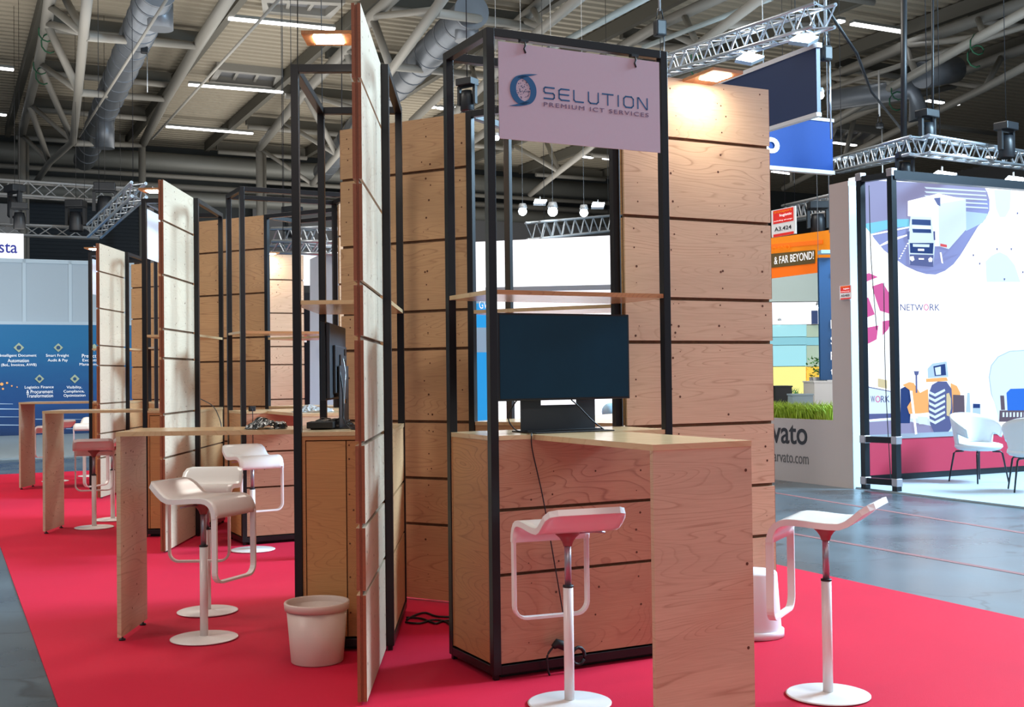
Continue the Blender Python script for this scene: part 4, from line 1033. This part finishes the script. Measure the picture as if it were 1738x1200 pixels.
# ================================================================== WHITE STAND behind the foreground tower
t = thing('backlit_wall', 'broad white backlit stand wall seen through the pink-sign tower', 'stand wall')
a = D(800, 411, 15.5); c = D(1090, 397, 14.2); dd = (c-a); dd.z = 0
b = MB(); b.prism([Vector((a.x, a.y, 0.001)), Vector((c.x, c.y, 0.001)), Vector((c.x, c.y, c.z)), Vector((a.x, a.y, a.z))], Vector((0, .12, 0))); part('panel', b, 'screen_white', t)
b = MB(); p, q = D(826, 492, 15.3), D(1060, 487, 14.2); b.tube([p, q], .03, 4); part('ledge', b, 'platform_white', t)
t = thing('blue_column', 'narrow blue and pale column at the left of the white backlit wall', 'column')
for y0, y1, m in ((497, 515, 'booth_pale'), (515, 536, 'booth_cyan'), (536, 556, 'booth_cyan'), (556, 598, 'booth_pale'), (598, 760, 'booth_cyan')):
    p, q, r_, s_ = D(806, y1, 13.8), D(829, y1, 13.8), D(829, y0, 13.8), D(806, y0, 13.8); b = MB()
    for w in (p, q): w.z = max(w.z, .01)
    b.prism([p, q, r_, s_], Vector((0, .25, 0))); part('panel', b, m, t)
a = D(813.5, 524, 13.78); text('lettering', 'GV', (D(827, 524, 13.78)-a).length, (D(813, 510, 13.78)-a).length, a, (1, 0, 0), (0, 0, 1), 'text_white', t, depth=.004)
t = thing('white_cabinet', 'white low cabinet at the foot of the white backlit wall', 'cabinet')
p = D(1032, 720, 13.4); b = MB(); b.box(p.x-.25, p.x+.35, p.y-.2, p.y+.3, .005, p.z-.02); part('body', b, 'chair_white', t); b = MB(); b.box(p.x-.27, p.x+.37, p.y-.22, p.y+.32, p.z-.018, p.z); part('top', b, 'frame_dark', t)
t = thing('display_bag', 'pale rounded pack on the white cabinet behind the foreground monitor', 'bag'); p = D(1036, 700, 13.4)
b = MB(); b.sphere((p.x, p.y, D(1036, 712, 13.4).z+.09), .10, None, 10, (1, 1, 1)); part('body', b, 'booth_pale', t)

# stand seen through the near left tower
t = thing('lit_panel_wall', 'bright pale wall with a slanting grey panel seen through the near left tower', 'stand wall')
def quad(b, pts, Y, th, m=None): b.prism([D(x, y, Y) for x, y in pts], Vector((0, th, 0)), m)
b = MB(); quad(b, [(500, 484), (600, 484), (600, 428), (500, 428)], 20, .1); part('lit_panel', b, 'screen_white', t)
b = MB(); quad(b, [(526, 830), (600, 830), (600, 430), (548, 430), (526, 440)], 19.6, .1); part('grey_panel', b, 'partition', t)
b = MB(); quad(b, [(504, 830), (526, 830), (526, 497), (504, 497)], 19.8, .1); part('dark_post', b, 'shutter', t)
t = thing('violet_panel', 'pale violet panel with a tiny red number sign, seen in the near left tower', 'poster')
b = MB(); quad(b, [(478, 830), (504, 830), (504, 497), (478, 497)], 19.5, .1); part('panel', b, 'sign_pale', t)
b = MB(); quad(b, [(510, 573), (520, 573), (520, 566), (510, 566)], 19.4, .03, 'red_sign'); quad(b, [(510, 581), (520, 581), (520, 574), (510, 574)], 19.4, .03, 'white_sign'); part('number_sign', b, 'red_sign', t)

# ================================================================== GREY STAND WITH PLANTERS (arvato)
V0 = 9.72
uN, uM = 10.75, 11.08
t = thing('stand_wall', 'warm grey stand wall, tall end and low front, lettered arvato and arvato.com', 'stand wall')
b = MB(); b.prism([H(uN, V0), H(uM, V0), H(uM, V0+.165), H(uN, V0+.165)], (0, 0, 3.66)); part('tall_panel', b, 'arvato_wall', t)
b = MB(); b.prism([H(uN-.012, V0+.002), H(uN-.001, V0+.002), H(uN-.001, V0+.163), H(uN-.012, V0+.163)], (0, 0, 3.6)); part('metal_edge', b, 'arvato_edge', t)
b = MB(); b.prism([H(uM, V0), H(13.4, V0), H(13.4, V0+.03), H(uM, V0+.03)], (0, 0, .80)); b.prism([H(uM, V0+.03), H(13.4, V0+.03), H(13.4, V0+.42), H(uM, V0+.42)], (0, 0, .78)); part('low_panel', b, 'arvato_wall', t)
def av(x, y): return onVp(x, y, V0-.004)
a, c = av(1284, 756), av(1370, 750); text('lettering', 'arvato', abs(uvz(a)[0]-uvz(c)[0]), .245, H(uvz(a)[0], V0-.004, .475), -UA, (0, 0, 1), 'text_dark', t, bold=.012, depth=-.004)
a, c = av(1313, 789), av(1372, 789); text('lettering', 'arvato.com', abs(uvz(a)[0]-uvz(c)[0]), .115, H(uvz(a)[0], V0-.004, .235), -UA, (0, 0, 1), 'text_grey', t, depth=-.004)
def number_sign(label, lo, hi, y, u_off, v, code, hanging):
    a, c = onVp(lo[0], lo[1], v), onVp(hi[0], hi[1], v); ua, uc = uvz(a)[0], uvz(c)[0]; z1 = (a.z+c.z)/2+0; h = y
    t = thing('number_sign', label, 'sign'); W_ = ua-uc
    b = MB(); b.prism([H(ua, v, z1-h), H(uc, v, z1-h), H(uc, v, z1), H(ua, v, z1)], VA*.02); part('board', b, 'white_sign', t)
    b = MB(); b.prism([H(ua-.08*W_, v-.004, z1-h*.52), H(uc+.08*W_, v-.004, z1-h*.52), H(uc+.08*W_, v-.004, z1-h*.03), H(ua-.08*W_, v-.004, z1-h*.03)], VA*.003); b.prism([H(ua-.08*W_, v-.004, z1-h), H(uc+.08*W_, v-.004, z1-h), H(uc+.08*W_, v-.004, z1-h*.9), H(ua-.08*W_, v-.004, z1-h*.9)], VA*.003); part('red_field', b, 'red_sign', t)
    text('lettering', code, W_*.7, h*.15, H(ua-.13*W_, v-.006, z1-h*.80), -UA, (0, 0, 1), 'text_dark', t, bold=.01, depth=-.003)
    text('lettering', 'transport', W_*.74, h*.11, H(ua-.12*W_, v-.008, z1-h*.17), -UA, (0, 0, 1), 'orange_banner', t, depth=-.003)
    text('lettering', 'logistic', W_*.5, h*.12, H(ua-.36*W_, v-.008, z1-h*.31), -UA, (0, 0, 1), 'text_white', t, bold=.01, depth=-.003)
    text('lettering', 'including aircargo', W_*.76, h*.06, H(ua-.12*W_, v-.008, z1-h*.46), -UA, (0, 0, 1), 'text_white', t, depth=-.003)
    return t
number_sign('red and white stand number sign reading A3.424, high up beside the right partition', (1309, 356), (1350, 351), .47, 0, 13.0, 'A3.424', True)
number_sign('small red and white number sign on the tall grey stand wall', (1425, 485), (1445, 484), .165, 0, V0-.03, 'A3.423', False)
# planters
def grass(label, name, c0, c1, v0, v1, z, h, n, m, seed):
    random.seed(seed); b = MB()
    for _ in range(n):
        u, v = random.uniform(c0, c1), random.uniform(v0, v1); p = H(u, v, z-.02); a = random.uniform(0, 2*PI); l = random.uniform(.4, 1)*h; w = Vector((math.cos(a), math.sin(a), 0))*.008; lean = Vector((random.uniform(-1, 1), random.uniform(-1, 1), 0))*l*.55
        mid = p+lean*.35+Vector((0, 0, l*.6)); tip = p+lean+Vector((0, 0, l*random.uniform(.6, 1)))
        b.face([p-w, p+w, mid+w*.8, mid-w*.8]); b.face([mid-w*.8, mid+w*.8, tip])
    o = b.build(name, m, recalc=False); tag(o, label, 'grass', None, 'stuff'); return o
grass('bright green grass filling the top of the low grey arvato wall', 'planter_grass', 11.22, 13.25, V0+.06, V0+.36, .80, .27, 5200, 'grass', 4)
grass('darker green grass row behind the low grey wall', 'planter_grass', 13.9, 16.6, 11.3, 11.6, .95, .28, 1500, 'grass_dark', 5)
def dbox(name, label, cat, x0, x1, y0, y1, Y, dp, m, lab2=None):
    a, c = D(x0, y1, Y), D(x1, y0, Y); b = MB(); zb = a.z; b.box(a.x, c.x, Y, Y+dp, zb, c.z); o = b.build(name, m); return tag(o, label, cat)
def gbox(name, label, cat, x0, x1, y0, Y, dp, m):
    a, c = D(x0, y0, Y), D(x1, y0, Y); b = MB(); b.box(a.x, c.x, Y, Y+dp, .004, c.z); b.box(a.x-.01, c.x+.01, Y-.01, Y+dp+.01, c.z, c.z+.02); o = b.build(name, m); return tag(o, label, cat)
gbox('planter_box', 'white square planter block standing behind the bright green grass', 'planter', 1382, 1424, 649, 16.2, .6, 'planter_white')
gbox('planter_box', 'black planter box behind the bright green grass at left', 'planter', 1316, 1344, 657, 16.6, .4, 'planter_black')
gbox('planter_box', 'pale bench-like block between the black and white planters', 'planter', 1346, 1380, 671, 15.6, .3, 'platform_white')
t = thing('potted_plant', 'small leafy plant in a grey pot left of the blue text panel', 'plant'); c = D(1388, 660, 17.2)
zt = D(1388, 640, 17.2).z
b = MB(); b.lathe([(0, .005), (.10, .005), (.12, zt), (.10, zt), (.09, zt-.03), (0, zt-.03)], 20, None, (c.x, c.y, 0)); part('pot', b, 'alu_dull', t)
b = MB(); random.seed(3)
for _ in range(90):
    a = random.uniform(0, 2*PI); r_ = random.uniform(0, .16); h = random.uniform(0, .28); p = Vector((c.x+r_*math.cos(a), c.y+r_*math.sin(a), zt+h)); d1 = Vector((random.uniform(-1, 1), random.uniform(-1, 1), random.uniform(-.2, .8))).normalized()*.06; s1 = d1.cross(Vector((0, 0, 1)))*.45
    b.face([p, p+d1*.5+s1, p+d1, p+d1*.5-s1])
part('leaves', b, 'leaf', t)
# blue text column and orange banner
t = thing('text_panel', 'tall dark blue panel with white letters Is, S, R, th beside the grey wall', 'sign'); Yp = 16.9
b = MB(); a, c = D(1393, 645, Yp), D(1424, 437, Yp); b.box(a.x, c.x, Yp, Yp+.08, a.z, c.z); part('panel', b, 'blue_panel', t)
b = MB(); a, c = D(1396, 437, Yp), D(1424, 431, Yp); b.box(a.x-.05, c.x, Yp-.12, Yp+.08, c.z, c.z+.05); part('top_lamp', b, 'booth_pale', t)
b = MB(); b.box(c.x-.2, c.x, Yp, Yp+.08, .005, D(1396, 645, Yp).z); part('stand', b, 'planter_white', t)
for s, y, h in (('a', 470, 8), ('Is', 558, 15), ('S', 585, 14), ('R', 611, 14), ('th', 637, 14)):
    a = D(1410, y, Yp-.01); text('lettering', s, (D(1410+(7 if len(s) < 2 else 13), y, Yp)-D(1410, y, Yp)).length, (D(1410, y-h, Yp)-D(1410, y, Yp)).length, a, (1, 0, 0), (0, 0, 1), 'text_white', t, bold=.01, depth=.004)
t = thing('hanging_banner', 'orange banner with the words END-TO-END & FAR BEYOND!', 'banner'); vb = 13.6
def ob(x, y, off=0): return onVp(x, y, vb-off)
def bq(b, x0, x1, yl0, yl1, yr0, yr1, off, m=None):
    P = [ob(x0, yl1, off), ob(x1, yr1, off), ob(x1, yr0, off), ob(x0, yl0, off)]; b.prism(P, VA*.004, m)
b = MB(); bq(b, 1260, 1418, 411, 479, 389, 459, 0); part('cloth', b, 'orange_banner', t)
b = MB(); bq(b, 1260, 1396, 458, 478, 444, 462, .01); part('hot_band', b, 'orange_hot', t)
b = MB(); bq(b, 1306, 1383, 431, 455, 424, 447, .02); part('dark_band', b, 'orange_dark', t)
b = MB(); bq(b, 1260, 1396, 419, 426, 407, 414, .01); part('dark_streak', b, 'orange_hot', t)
for x_ in (1408, 1300):
    c = ob(x_, 395, -.002); b = MB(); b.tube([c, Vector((c.x, c.y, 12.0))], .01, 5); part('hanging_wire', b, 'alu', t)
def otext(s, x0, x1, y, h, m):
    a, c = ob(x0, y, .03), ob(x1, y-(x1-x0)*.105, .03); text('lettering', s, uvz(a)[0]-uvz(c)[0], (ob(x0, y-h, .03)-a).length, a, -UA, (0, 0, 1), m, t, bold=.006, depth=-.003)
otext('& FAR BEYOND!', 1314, 1381, 449, 13, 'text_white'); otext('END-TO-END', 1282, 1340, 432, 8, 'orange_banner')
# pale checkered backdrop
t = thing('backdrop_wall', 'pale backdrop of teal, olive and yellow blocks behind the planters', 'stand wall'); Yb = 24
mat('lit_deck_grey', lin((160, 168, 158)), .6, emis=.22)  # glowing block added in place of the lit roof deck beyond
for x0, x1, y0, y1, m in ((1290, 1430, 462, 512, 'lit_deck_grey'), (1290, 1430, 512, 551, 'print_white'), (1290, 1369, 551, 572, 'backdrop_teal'), (1290, 1369, 572, 586, 'backdrop_teal2'), (1290, 1369, 586, 622, 'backdrop_teal'), (1369, 1430, 551, 572, 'backdrop_olive'), (1369, 1430, 572, 586, 'backdrop_teal2'), (1369, 1430, 586, 622, 'backdrop_olive'), (1290, 1369, 622, 700, 'backdrop_yellow'), (1369, 1430, 622, 700, 'backdrop_gold')):
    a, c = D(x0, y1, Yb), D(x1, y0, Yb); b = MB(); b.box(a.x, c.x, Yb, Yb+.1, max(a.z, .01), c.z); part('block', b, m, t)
b = MB(); a, c = D(1378, 550, Yb-.05), D(1388, 527, Yb-.05); b.box(a.x, c.x, Yb-.05, Yb-.01, a.z, c.z); part('blue_poster', b, 'logo_navy', t)
# blue and navy hanging banners
t = thing('hanging_banner', 'bright blue hanging banner lettered arvato, only its white o showing', 'banner'); ub = 14.2
P = [onU(1180, 266, ub), onU(1414, 290, ub), onU(1414, 208, ub), onU(1180, 180, ub)]
v0, v1 = uvz(P[0])[1], uvz(P[1])[1]; zb, zt = P[1].z, P[2].z
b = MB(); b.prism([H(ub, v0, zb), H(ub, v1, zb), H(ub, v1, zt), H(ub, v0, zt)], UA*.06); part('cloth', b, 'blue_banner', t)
b = MB(); b.prism([H(ub-.02, v0, zb-.06), H(ub-.02, v1+.02, zb-.06), H(ub-.02, v1+.02, zb-.002), H(ub-.02, v0, zb-.002)], UA*.1); b.prism([H(ub-.02, v0, zt+.002), H(ub-.02, v1+.02, zt+.002), H(ub-.02, v1+.02, zt+.05), H(ub-.02, v0, zt+.05)], UA*.1); part('frame', b, 'silver_edge', t)
a, c = onU(1186, 249, ub-.02), onU(1323, 256, ub-.02); text('lettering', 'arvato', (c-a).length, .30, a, VA, (0, 0, 1), 'text_white', t, bold=.03, depth=.004)
t = thing('hanging_banner', 'dark navy hanging banner below the aluminium truss, right of the glowing partition', 'banner'); vn = 9.9
P = [onVp(1387, 190, vn), onVp(1387, 80, vn)]; u0 = uvz(P[0])[0]; zb, zt = P[0].z, P[1].z
b = MB(); b.prism([H(u0, vn, zb), H(u0+3.6, vn, zb), H(u0+3.6, vn, zt), H(u0, vn, zt)], VA*.06); part('cloth', b, 'navy_banner', t)
b = MB(); b.prism([H(u0, vn-.01, zb-.05), H(u0+3.6, vn-.01, zb-.05), H(u0+3.6, vn-.01, zb-.001), H(u0, vn-.01, zb-.001)], VA*.08); b.prism([H(u0-.03, vn-.01, zt+.001), H(u0+3.6, vn-.01, zt+.001), H(u0+3.6, vn-.01, zt+.06), H(u0-.03, vn-.01, zt+.06)], VA*.08); part('frame', b, 'silver_edge', t)

# ================================================================== BOOTH WITH THE TRUCK PICTURE
UL = 11.15
b = MB(); b.prism([H(8.3-.0, V0+.0, .001), H(UL+.3, V0+.05, .001), H(UL+.3, 20, .001), H(6.3, 20, .001), H(6.3, V0, .001)], (0, 0, .02)); tag(b.build('stand_floor', 'platform_white'), 'pale carpet under the white chairs in the truck picture booth', 'stand floor')
wall = thing('picture_wall', 'backlit picture wall with a truck, a wheel loader and a pink wheel logo', 'picture wall')
zt = 3.80
b = MB(); b.prism([H(UL, 10.2, .60), H(UL, 19, .60), H(UL, 19, zt), H(UL, 10.2, zt)], UA*.12); part('light_box', b, 'print_white', wall)
b = MB(); b.prism([H(UL-.02, 10.2, .10), H(UL-.02, 19, .10), H(UL-.02, 19, .54), H(UL-.02, 10.2, .54)], UA*.08); part('base_panel', b, 'booth_red', wall)
b = MB(); b.prism([H(UL-.03, 10.2, .54), H(UL-.03, 19, .54), H(UL-.03, 19, .60), H(UL-.03, 10.2, .60)], UA*.12); part('lower_profile', b, 'alu', wall)
b = MB(); b.prism([H(UL, 10.2, .022), H(UL, 19, .022), H(UL, 19, .098), H(UL, 10.2, .098)], UA*.08); part('foot_rail', b, 'frame_dark', wall)
LAY = [0]
def flat(name, pts, m, lay, ox=0, oy=0, s=1.0):
    P = [onU(ox+x/s, oy+y/s, UL-.004*lay) for x, y in pts]; b = MB(); b.face([p for p in P]); bmesh.ops.triangulate(b.bm, faces=b.bm.faces); return b.build(name, m, wall, recalc=False)
def F1(name, pts, m, lay): return flat(name, pts, m, lay, 1460, 290, 6.25)
def F2(name, pts, m, lay): return flat(name, pts, m, lay, 1460, 560, 6.0)
blob = [(20, 96), (700, 128), (1310, 158), (1350, 230), (1372, 310), (1370, 420), (1330, 510), (1250, 590), (1180, 670), (1120, 780), (1060, 900), (990, 990), (900, 1060), (800, 1100), (700, 1095), (600, 1065), (480, 1010), (380, 940), (250, 840), (150, 720), (75, 600), (20, 480)]
F1('road_picture', blob, 'print_road', 1)
F1('dusk_sky', [(20, 96), (700, 128), (1310, 158), (1350, 230), (1372, 310), (1100, 330), (500, 520), (330, 520), (20, 570)], 'print_dusk', 2)
F1('barrier', [(30, 565), (330, 514), (520, 510), (520, 590), (330, 605), (115, 668)], 'print_cyan', 3)
F1('road_edge', [(120, 668), (520, 590), (520, 605), (130, 684)], 'print_white', 4)
F1('road_edge', [(205, 790), (330, 720), (520, 668), (520, 680), (330, 738), (215, 800)], 'print_white', 4)
for i in range(5): y = 190+i*44; F1('speed_streak', [(680, y-20), (1330+i*6, y+22), (1335+i*6, y+36), (700, y)], 'print_ice', 3)
F1('speed_streak', [(1120, 430), (1360, 455), (1300, 550), (1120, 640)], 'print_mist', 3)
F1('truck_shadow', [(510, 1000), (780, 1010), (960, 830), (1110, 640), (1180, 660), (1060, 880), (900, 1040), (640, 1075)], 'print_road', 3)
F1('trailer_front', [(505, 320), (830, 260), (840, 380), (835, 800), (790, 800), (770, 500), (505, 480)], 'print_white', 5)
F1('trailer_side', [(830, 350), (1120, 300), (1125, 620), (940, 830), (835, 800)], 'print_ice', 6)
F1('trailer_roof', [(505, 320), (830, 240), (1120, 305), (830, 352)], 'print_white', 6)
F1('roof_detail', [(780, 290), (850, 282), (850, 375), (820, 360)], 'print_slate', 7)
F1('cab', [(535, 480), (755, 490), (775, 640), (795, 760), (775, 1005), (525, 990), (510, 700)], 'print_ice', 8)
F1('windscreen', [(548, 512), (748, 520), (750, 580), (548, 570)], 'print_navy', 9)
F1('visor', [(556, 582), (745, 590), (745, 614), (556, 605)], 'print_white', 9)
F1('windscreen', [(552, 615), (750, 620), (755, 660), (560, 655)], 'print_navy', 9)
F1('grille', [(525, 765), (778, 765), (772, 880), (530, 870)], 'print_navy', 9)
F1('name_board', [(558, 775), (735, 780), (733, 810), (560, 805)], 'print_ice', 10)
F1('number_plate', [(612, 826), (678, 828), (678, 850), (612, 848)], 'print_white', 10)
F1('bumper', [(525, 885), (778, 890), (774, 1020), (528, 1000)], 'print_slate', 9)
F1('headlight', [(528, 910), (565, 905), (575, 945), (550, 960), (528, 940)], 'print_white', 10)
F1('headlight', [(722, 935), (745, 915), (768, 930), (762, 965), (728, 965)], 'print_white', 10)
F1('number_plate', [(620, 925), (676, 927), (676, 943), (620, 941)], 'print_white', 10)
F1('mirror', [(495, 645), (525, 640), (522, 730), (500, 725)], 'print_slate', 9)
F1('mirror', [(775, 640), (795, 640), (798, 735), (780, 735)], 'print_slate', 9)
F1('tail_light', [(850, 770), (920, 785), (920, 812), (850, 800)], 'print_red', 9)
for i in range(7): F1('lane_dash', [(500-i*14, 765+i*26), (515-i*14, 765+i*26), (508-i*14, 778+i*26), (492-i*14, 778+i*26)], 'print_white', 4)
F1('lane_dash', [(845, 865), (862, 865), (880, 985), (862, 975)], 'print_white', 4)
F1('map_patch', [(1420, 200), (1600, 205), (1590, 400), (1540, 490), (1480, 490), (1440, 400)], 'print_ice', 2)
F1('map_patch', [(1330, 960), (1390, 900), (1480, 860), (1560, 900), (1640, 1000), (1700, 1180), (1340, 1180)], 'print_ice', 2)
for x, y in ((1668, 450), (1452, 830), (1603, 830), (1200, 895), (1267, 985), (1725, 1075), (1530, 1150)):
    F1('map_pin', [(x-9, y-10), (x+9, y-10), (x+6, y+6), (x, y+16), (x-6, y+6)], 'print_slate', 3)
# pink wheel logo
def F0(name, pts, m, lay): return flat(name, pts, m, lay, 1298, 290, 3.95)
for pts in ([(640, 700), (700, 686), (760, 712), (700, 735), (640, 760)], [(718, 775), (790, 750), (835, 820), (852, 890), (850, 962), (772, 938), (745, 860)], [(640, 850), (695, 850), (738, 962), (640, 1000)], [(790, 1008), (845, 1000), (830, 1060), (790, 1104)], [(640, 1060), (762, 1036), (750, 1130), (700, 1156), (640, 1165)]):
    F0('wheel_logo', pts, 'print_pink', 3)
def wtext(s, x0, x1, y0, y1, m='print_slate'):
    a, c = onU(x0, y0, UL-.02), onU(x1, y0, UL-.02); text('lettering', s, (c-a).length, (onU(x0, y1, UL-.02)-a).length, a, VA, (0, 0, 1), m, wall, depth=.002)
wtext('NETW', 1528, 1567, 527, 516); wtext('O', 1568, 1576, 527, 516, 'print_pink'); wtext('RK', 1578, 1595, 527, 516); 
# wheel loader picture
F2('loader_sky', [(560, 140), (680, 115), (820, 130), (920, 190), (1010, 320), (1120, 500), (1250, 640), (1330, 760), (1340, 1060), (60, 1060), (60, 560), (300, 300)], 'print_white', 2)
F2('ground', [(60, 930), (400, 900), (820, 985), (1330, 900), (1330, 1075), (60, 1080)], 'print_ice', 3)
F2('ground', [(60, 940), (420, 915), (830, 1000), (700, 1075), (60, 1080)], 'print_dusk', 4)
F2('container', [(60, 575), (350, 632), (350, 900), (60, 905)], 'print_ice', 4)
F2('container_edge', [(60, 572), (350, 630), (350, 638), (60, 582)], 'print_slate', 5)
F2('container_base', [(60, 855), (350, 850), (350, 890), (60, 915)], 'print_slate', 5)
wtext('W', 1478, 1485, 683, 672); wtext('O', 1486, 1494, 683, 672, 'print_pink'); wtext('RK', 1495, 1510, 683, 672)
F2('crates', [(180, 492), (275, 512), (275, 600), (180, 580)], 'print_tan', 4)
F2('front_tyre', [(410, 600), (480, 565), (545, 590), (525, 700), (470, 780), (505, 950), (410, 950)], 'print_navy', 5)
F2('loader_arm', [(430, 560), (500, 530), (545, 540), (570, 590), (610, 640), (690, 600), (700, 840), (620, 850), (500, 855), (478, 785), (530, 700), (500, 610)], 'print_orange', 6)
F2('exhaust', [(562, 450), (580, 450), (582, 640), (566, 640)], 'print_slate', 7)
F2('exhaust', [(545, 420), (600, 420), (590, 460), (556, 460)], 'print_slate', 7)
F2('loader_body', [(920, 540), (985, 570), (1020, 640), (1020, 850), (930, 860)], 'print_orange', 5)
F2('rear_wheel', [(945, 660), (1060, 665), (1065, 850), (945, 850)], 'print_brown', 6)
F2('big_tyre', [(700, 640), (730, 560), (790, 525), (880, 525), (930, 600), (942, 800), (925, 1000), (880, 1062), (760, 1062), (712, 960), (695, 800)], 'print_slate', 7)
for i in range(6): F2('tread', [(700, 620+i*56), (760, 650+i*56), (860, 600+i*56), (866, 622+i*56), (765, 680+i*56), (702, 648+i*56)], 'print_ice', 8)
F2('hub', [(878, 650), (905, 640), (925, 700), (925, 800), (905, 880), (880, 870)], 'print_tan', 8)
F2('loader_deck', [(668, 498), (880, 482), (895, 520), (672, 532)], 'print_orange', 8)
F2('loader_cab', [(685, 395), (735, 342), (880, 320), (900, 478), (690, 492)], 'print_mist', 8)
F2('cab_window', [(745, 370), (865, 345), (875, 460), (760, 470)], 'print_navy', 9); F2('cab_window', [(760, 385), (820, 372), (822, 455), (772, 460)], 'print_ice', 10)
F2('white_beam', [(505, 620), (530, 620), (580, 1060), (560, 1065)], 'print_white', 9)
F2('work_platform', [(580, 880), (690, 885), (680, 960), (600, 960)], 'print_ice', 8)
F2('small_truck', [(1145, 750), (1225, 752), (1225, 860), (1145, 860)], 'print_mist', 5); F2('small_truck', [(1150, 752), (1220, 754), (1220, 795), (1150, 795)], 'print_navy', 6)
F2('crane', [(1090, 640), (1115, 640), (1125, 850), (1075, 850)], 'print_mist', 5)
F2('tent_picture', [(1410, 935), (1390, 800), (1330, 650), (1308, 480), (1330, 360), (1400, 270), (1520, 212), (1700, 200), (1700, 935)], 'print_mist', 3)
F2('tent_picture', [(1418, 935), (1398, 800), (1340, 650), (1318, 480), (1340, 365), (1408, 278), (1525, 222), (1700, 210), (1700, 935)], 'print_ice', 4)
F2('blue_tank', [(1490, 640), (1530, 600), (1700, 595), (1700, 820), (1500, 820)], 'print_blue', 5)
F2('dark_post', [(1425, 668), (1465, 668), (1475, 815), (1435, 815)], 'print_brown', 5)
F2('bottle_row', [(1420, 820), (1700, 815), (1700, 935), (1415, 935)], 'print_brown', 5)
for i in range(7): F2('bottle', [(1450+i*36, 840), (1468+i*36, 838), (1468+i*36, 885), (1450+i*36, 888)], 'print_ice', 6)
# black square posts of the picture booth
t = thing('booth_frame', 'black square-post frame in front of the truck picture, silver corner joints', 'booth frame')
pA, pB = Z(1469.5, 830, .02), Z(1522.5, 834, .02)
HF = 3.68
for p in (pA, pB):
    b = MB(); M4 = Matrix.Translation((p.x, p.y, 0)) @ Matrix.Rotation(HROT, 4, 'Z'); b.box(-.037, .037, -.037, .037, .022, HF, None, M4); part('post', b, 'frame_dark', t)
for z, nm in ((HF-.05, 'top_beam'), (.60, 'middle_beam'), (.12, 'bottom_beam')):
    b = MB(); b.tube([Vector((pA.x, pA.y, z)), Vector((pB.x, pB.y, z))], .035, 4); part(nm, b, 'frame_dark', t)
b = MB(); q = pB+VA*7; b.tube([Vector((pB.x, pB.y, HF-.05)), Vector((q.x, q.y, HF-.05))], .05, 4); part('front_beam', b, 'frame_dark', t)
for p in (pA, pB):
    for z in (HF-.02, .60, .12):
        b = MB(); b.box(-.045, .045, -.045, .045, z-.045, z+.045, None, Matrix.Translation((p.x, p.y, 0)) @ Matrix.Rotation(HROT, 4, 'Z')); part('corner_joint', b, 'chrome', t, .006)
for k, (xa, ya, xb, yb) in enumerate(((1475, 315, 1488, 560), (1500, 480, 1512, 815))):
    cable(('thin wire hanging slack at the upper part of the black booth frame', 'thin wire in the lower part of the black booth frame')[k], [D(xa, ya, 13.75), D((xa+xb)/2-3, (ya+yb)/2, 13.75), D(xb, yb, 13.75)], .005)

# ------------------------------------------------------------------ white shell chairs
def shell_chair():
    t = thing('shell_chair', '', 'chair')
    b = MB(); n = 28; rows = 8; g = []; 
    for i in range(n+1):
        a = rad(-115)+rad(230)*i/n       # angle measured from the back (+y)
        k = abs(i/n*2-1); top = .84-.19*k**2.2; r0 = .235; row = []
        for j in range(rows+1):
            q = j/rows; low = .44; z = low+(top-low)*q; r_ = r0+.055*q**1.2
            if k > .8 and .3 < q < .8: r_ -= .0
            row.append(b.bm.verts.new((r_*math.sin(a)*1.12, r_*math.cos(a), z)))
        g.append(row)
    for i in range(n):
        for j in range(rows):
            k = abs((i+.5)/n*2-1)
            if k > .72 and j in (1, 2, 3): continue            # the cut-out under the arms
            f = b.bm.faces.new((g[i][j], g[i+1][j], g[i+1][j+1], g[i][j+1])); f.smooth = True
    o = part('back_shell', b, 'chair_white', t); s = o.modifiers.new('thickness', 'SOLIDIFY'); s.thickness = .03; s.offset = 0
    b = MB(); b.lathe([(0, .385), (.18, .385), (.235, .40), (.262, .43), (.258, .46), (.22, .475), (0, .470)], 36)
    for v in b.bm.verts: v.co.x *= 1.10; v.co.y = v.co.y*1.02-.01
    part('seat', b, 'chair_white', t)
    for sx in (-1, 1):
        for sy in (-1, 1):
            b = MB(); b.tube([(sx*.12, sy*.11, .375), (sx*.19, sy*.17, .372), (sx*.205, sy*.185, .35), (sx*.25, sy*.23, .002)], [.011, .012, .012, .009], 8); part('leg', b, 'chair_leg', t)
    return t
ch = shell_chair(); p = Z(1661, 818, .02); ch.location = (p.x, p.y, .022); ch.rotation_euler = (0, 0, rad(24)); ch['label'] = 'white shell armchair on black legs facing the viewer before the red base panel'; ch['group'] = 'white shell chairs'
p = Z(1757, 834, .02); dup(ch, (p.x, p.y, .022), rad(165), 'white shell armchair cut by the right picture edge, its back towards the viewer')

# unseen upward lights added to brighten the roof deck; the last faces the poster
area('unseen_floodlight', H(30, 4, 5.2), 16, 10, 1200, (1, .95, .88), (PI, 0, HROT))
area('unseen_floodlight', H(42, 18, 5.2), 18, 14, 1800, (1, .95, .88), (PI, 0, HROT))
area('unseen_floodlight', H(20, 18, 5.2), 8, 8, 500, (.85, .94, 1), (PI, 0, HROT))
area('unseen_floodlight', H(28.5, -1, 3.6), 6, .6, 60, (.8, .92, 1), (rad(60), 0, HROT))
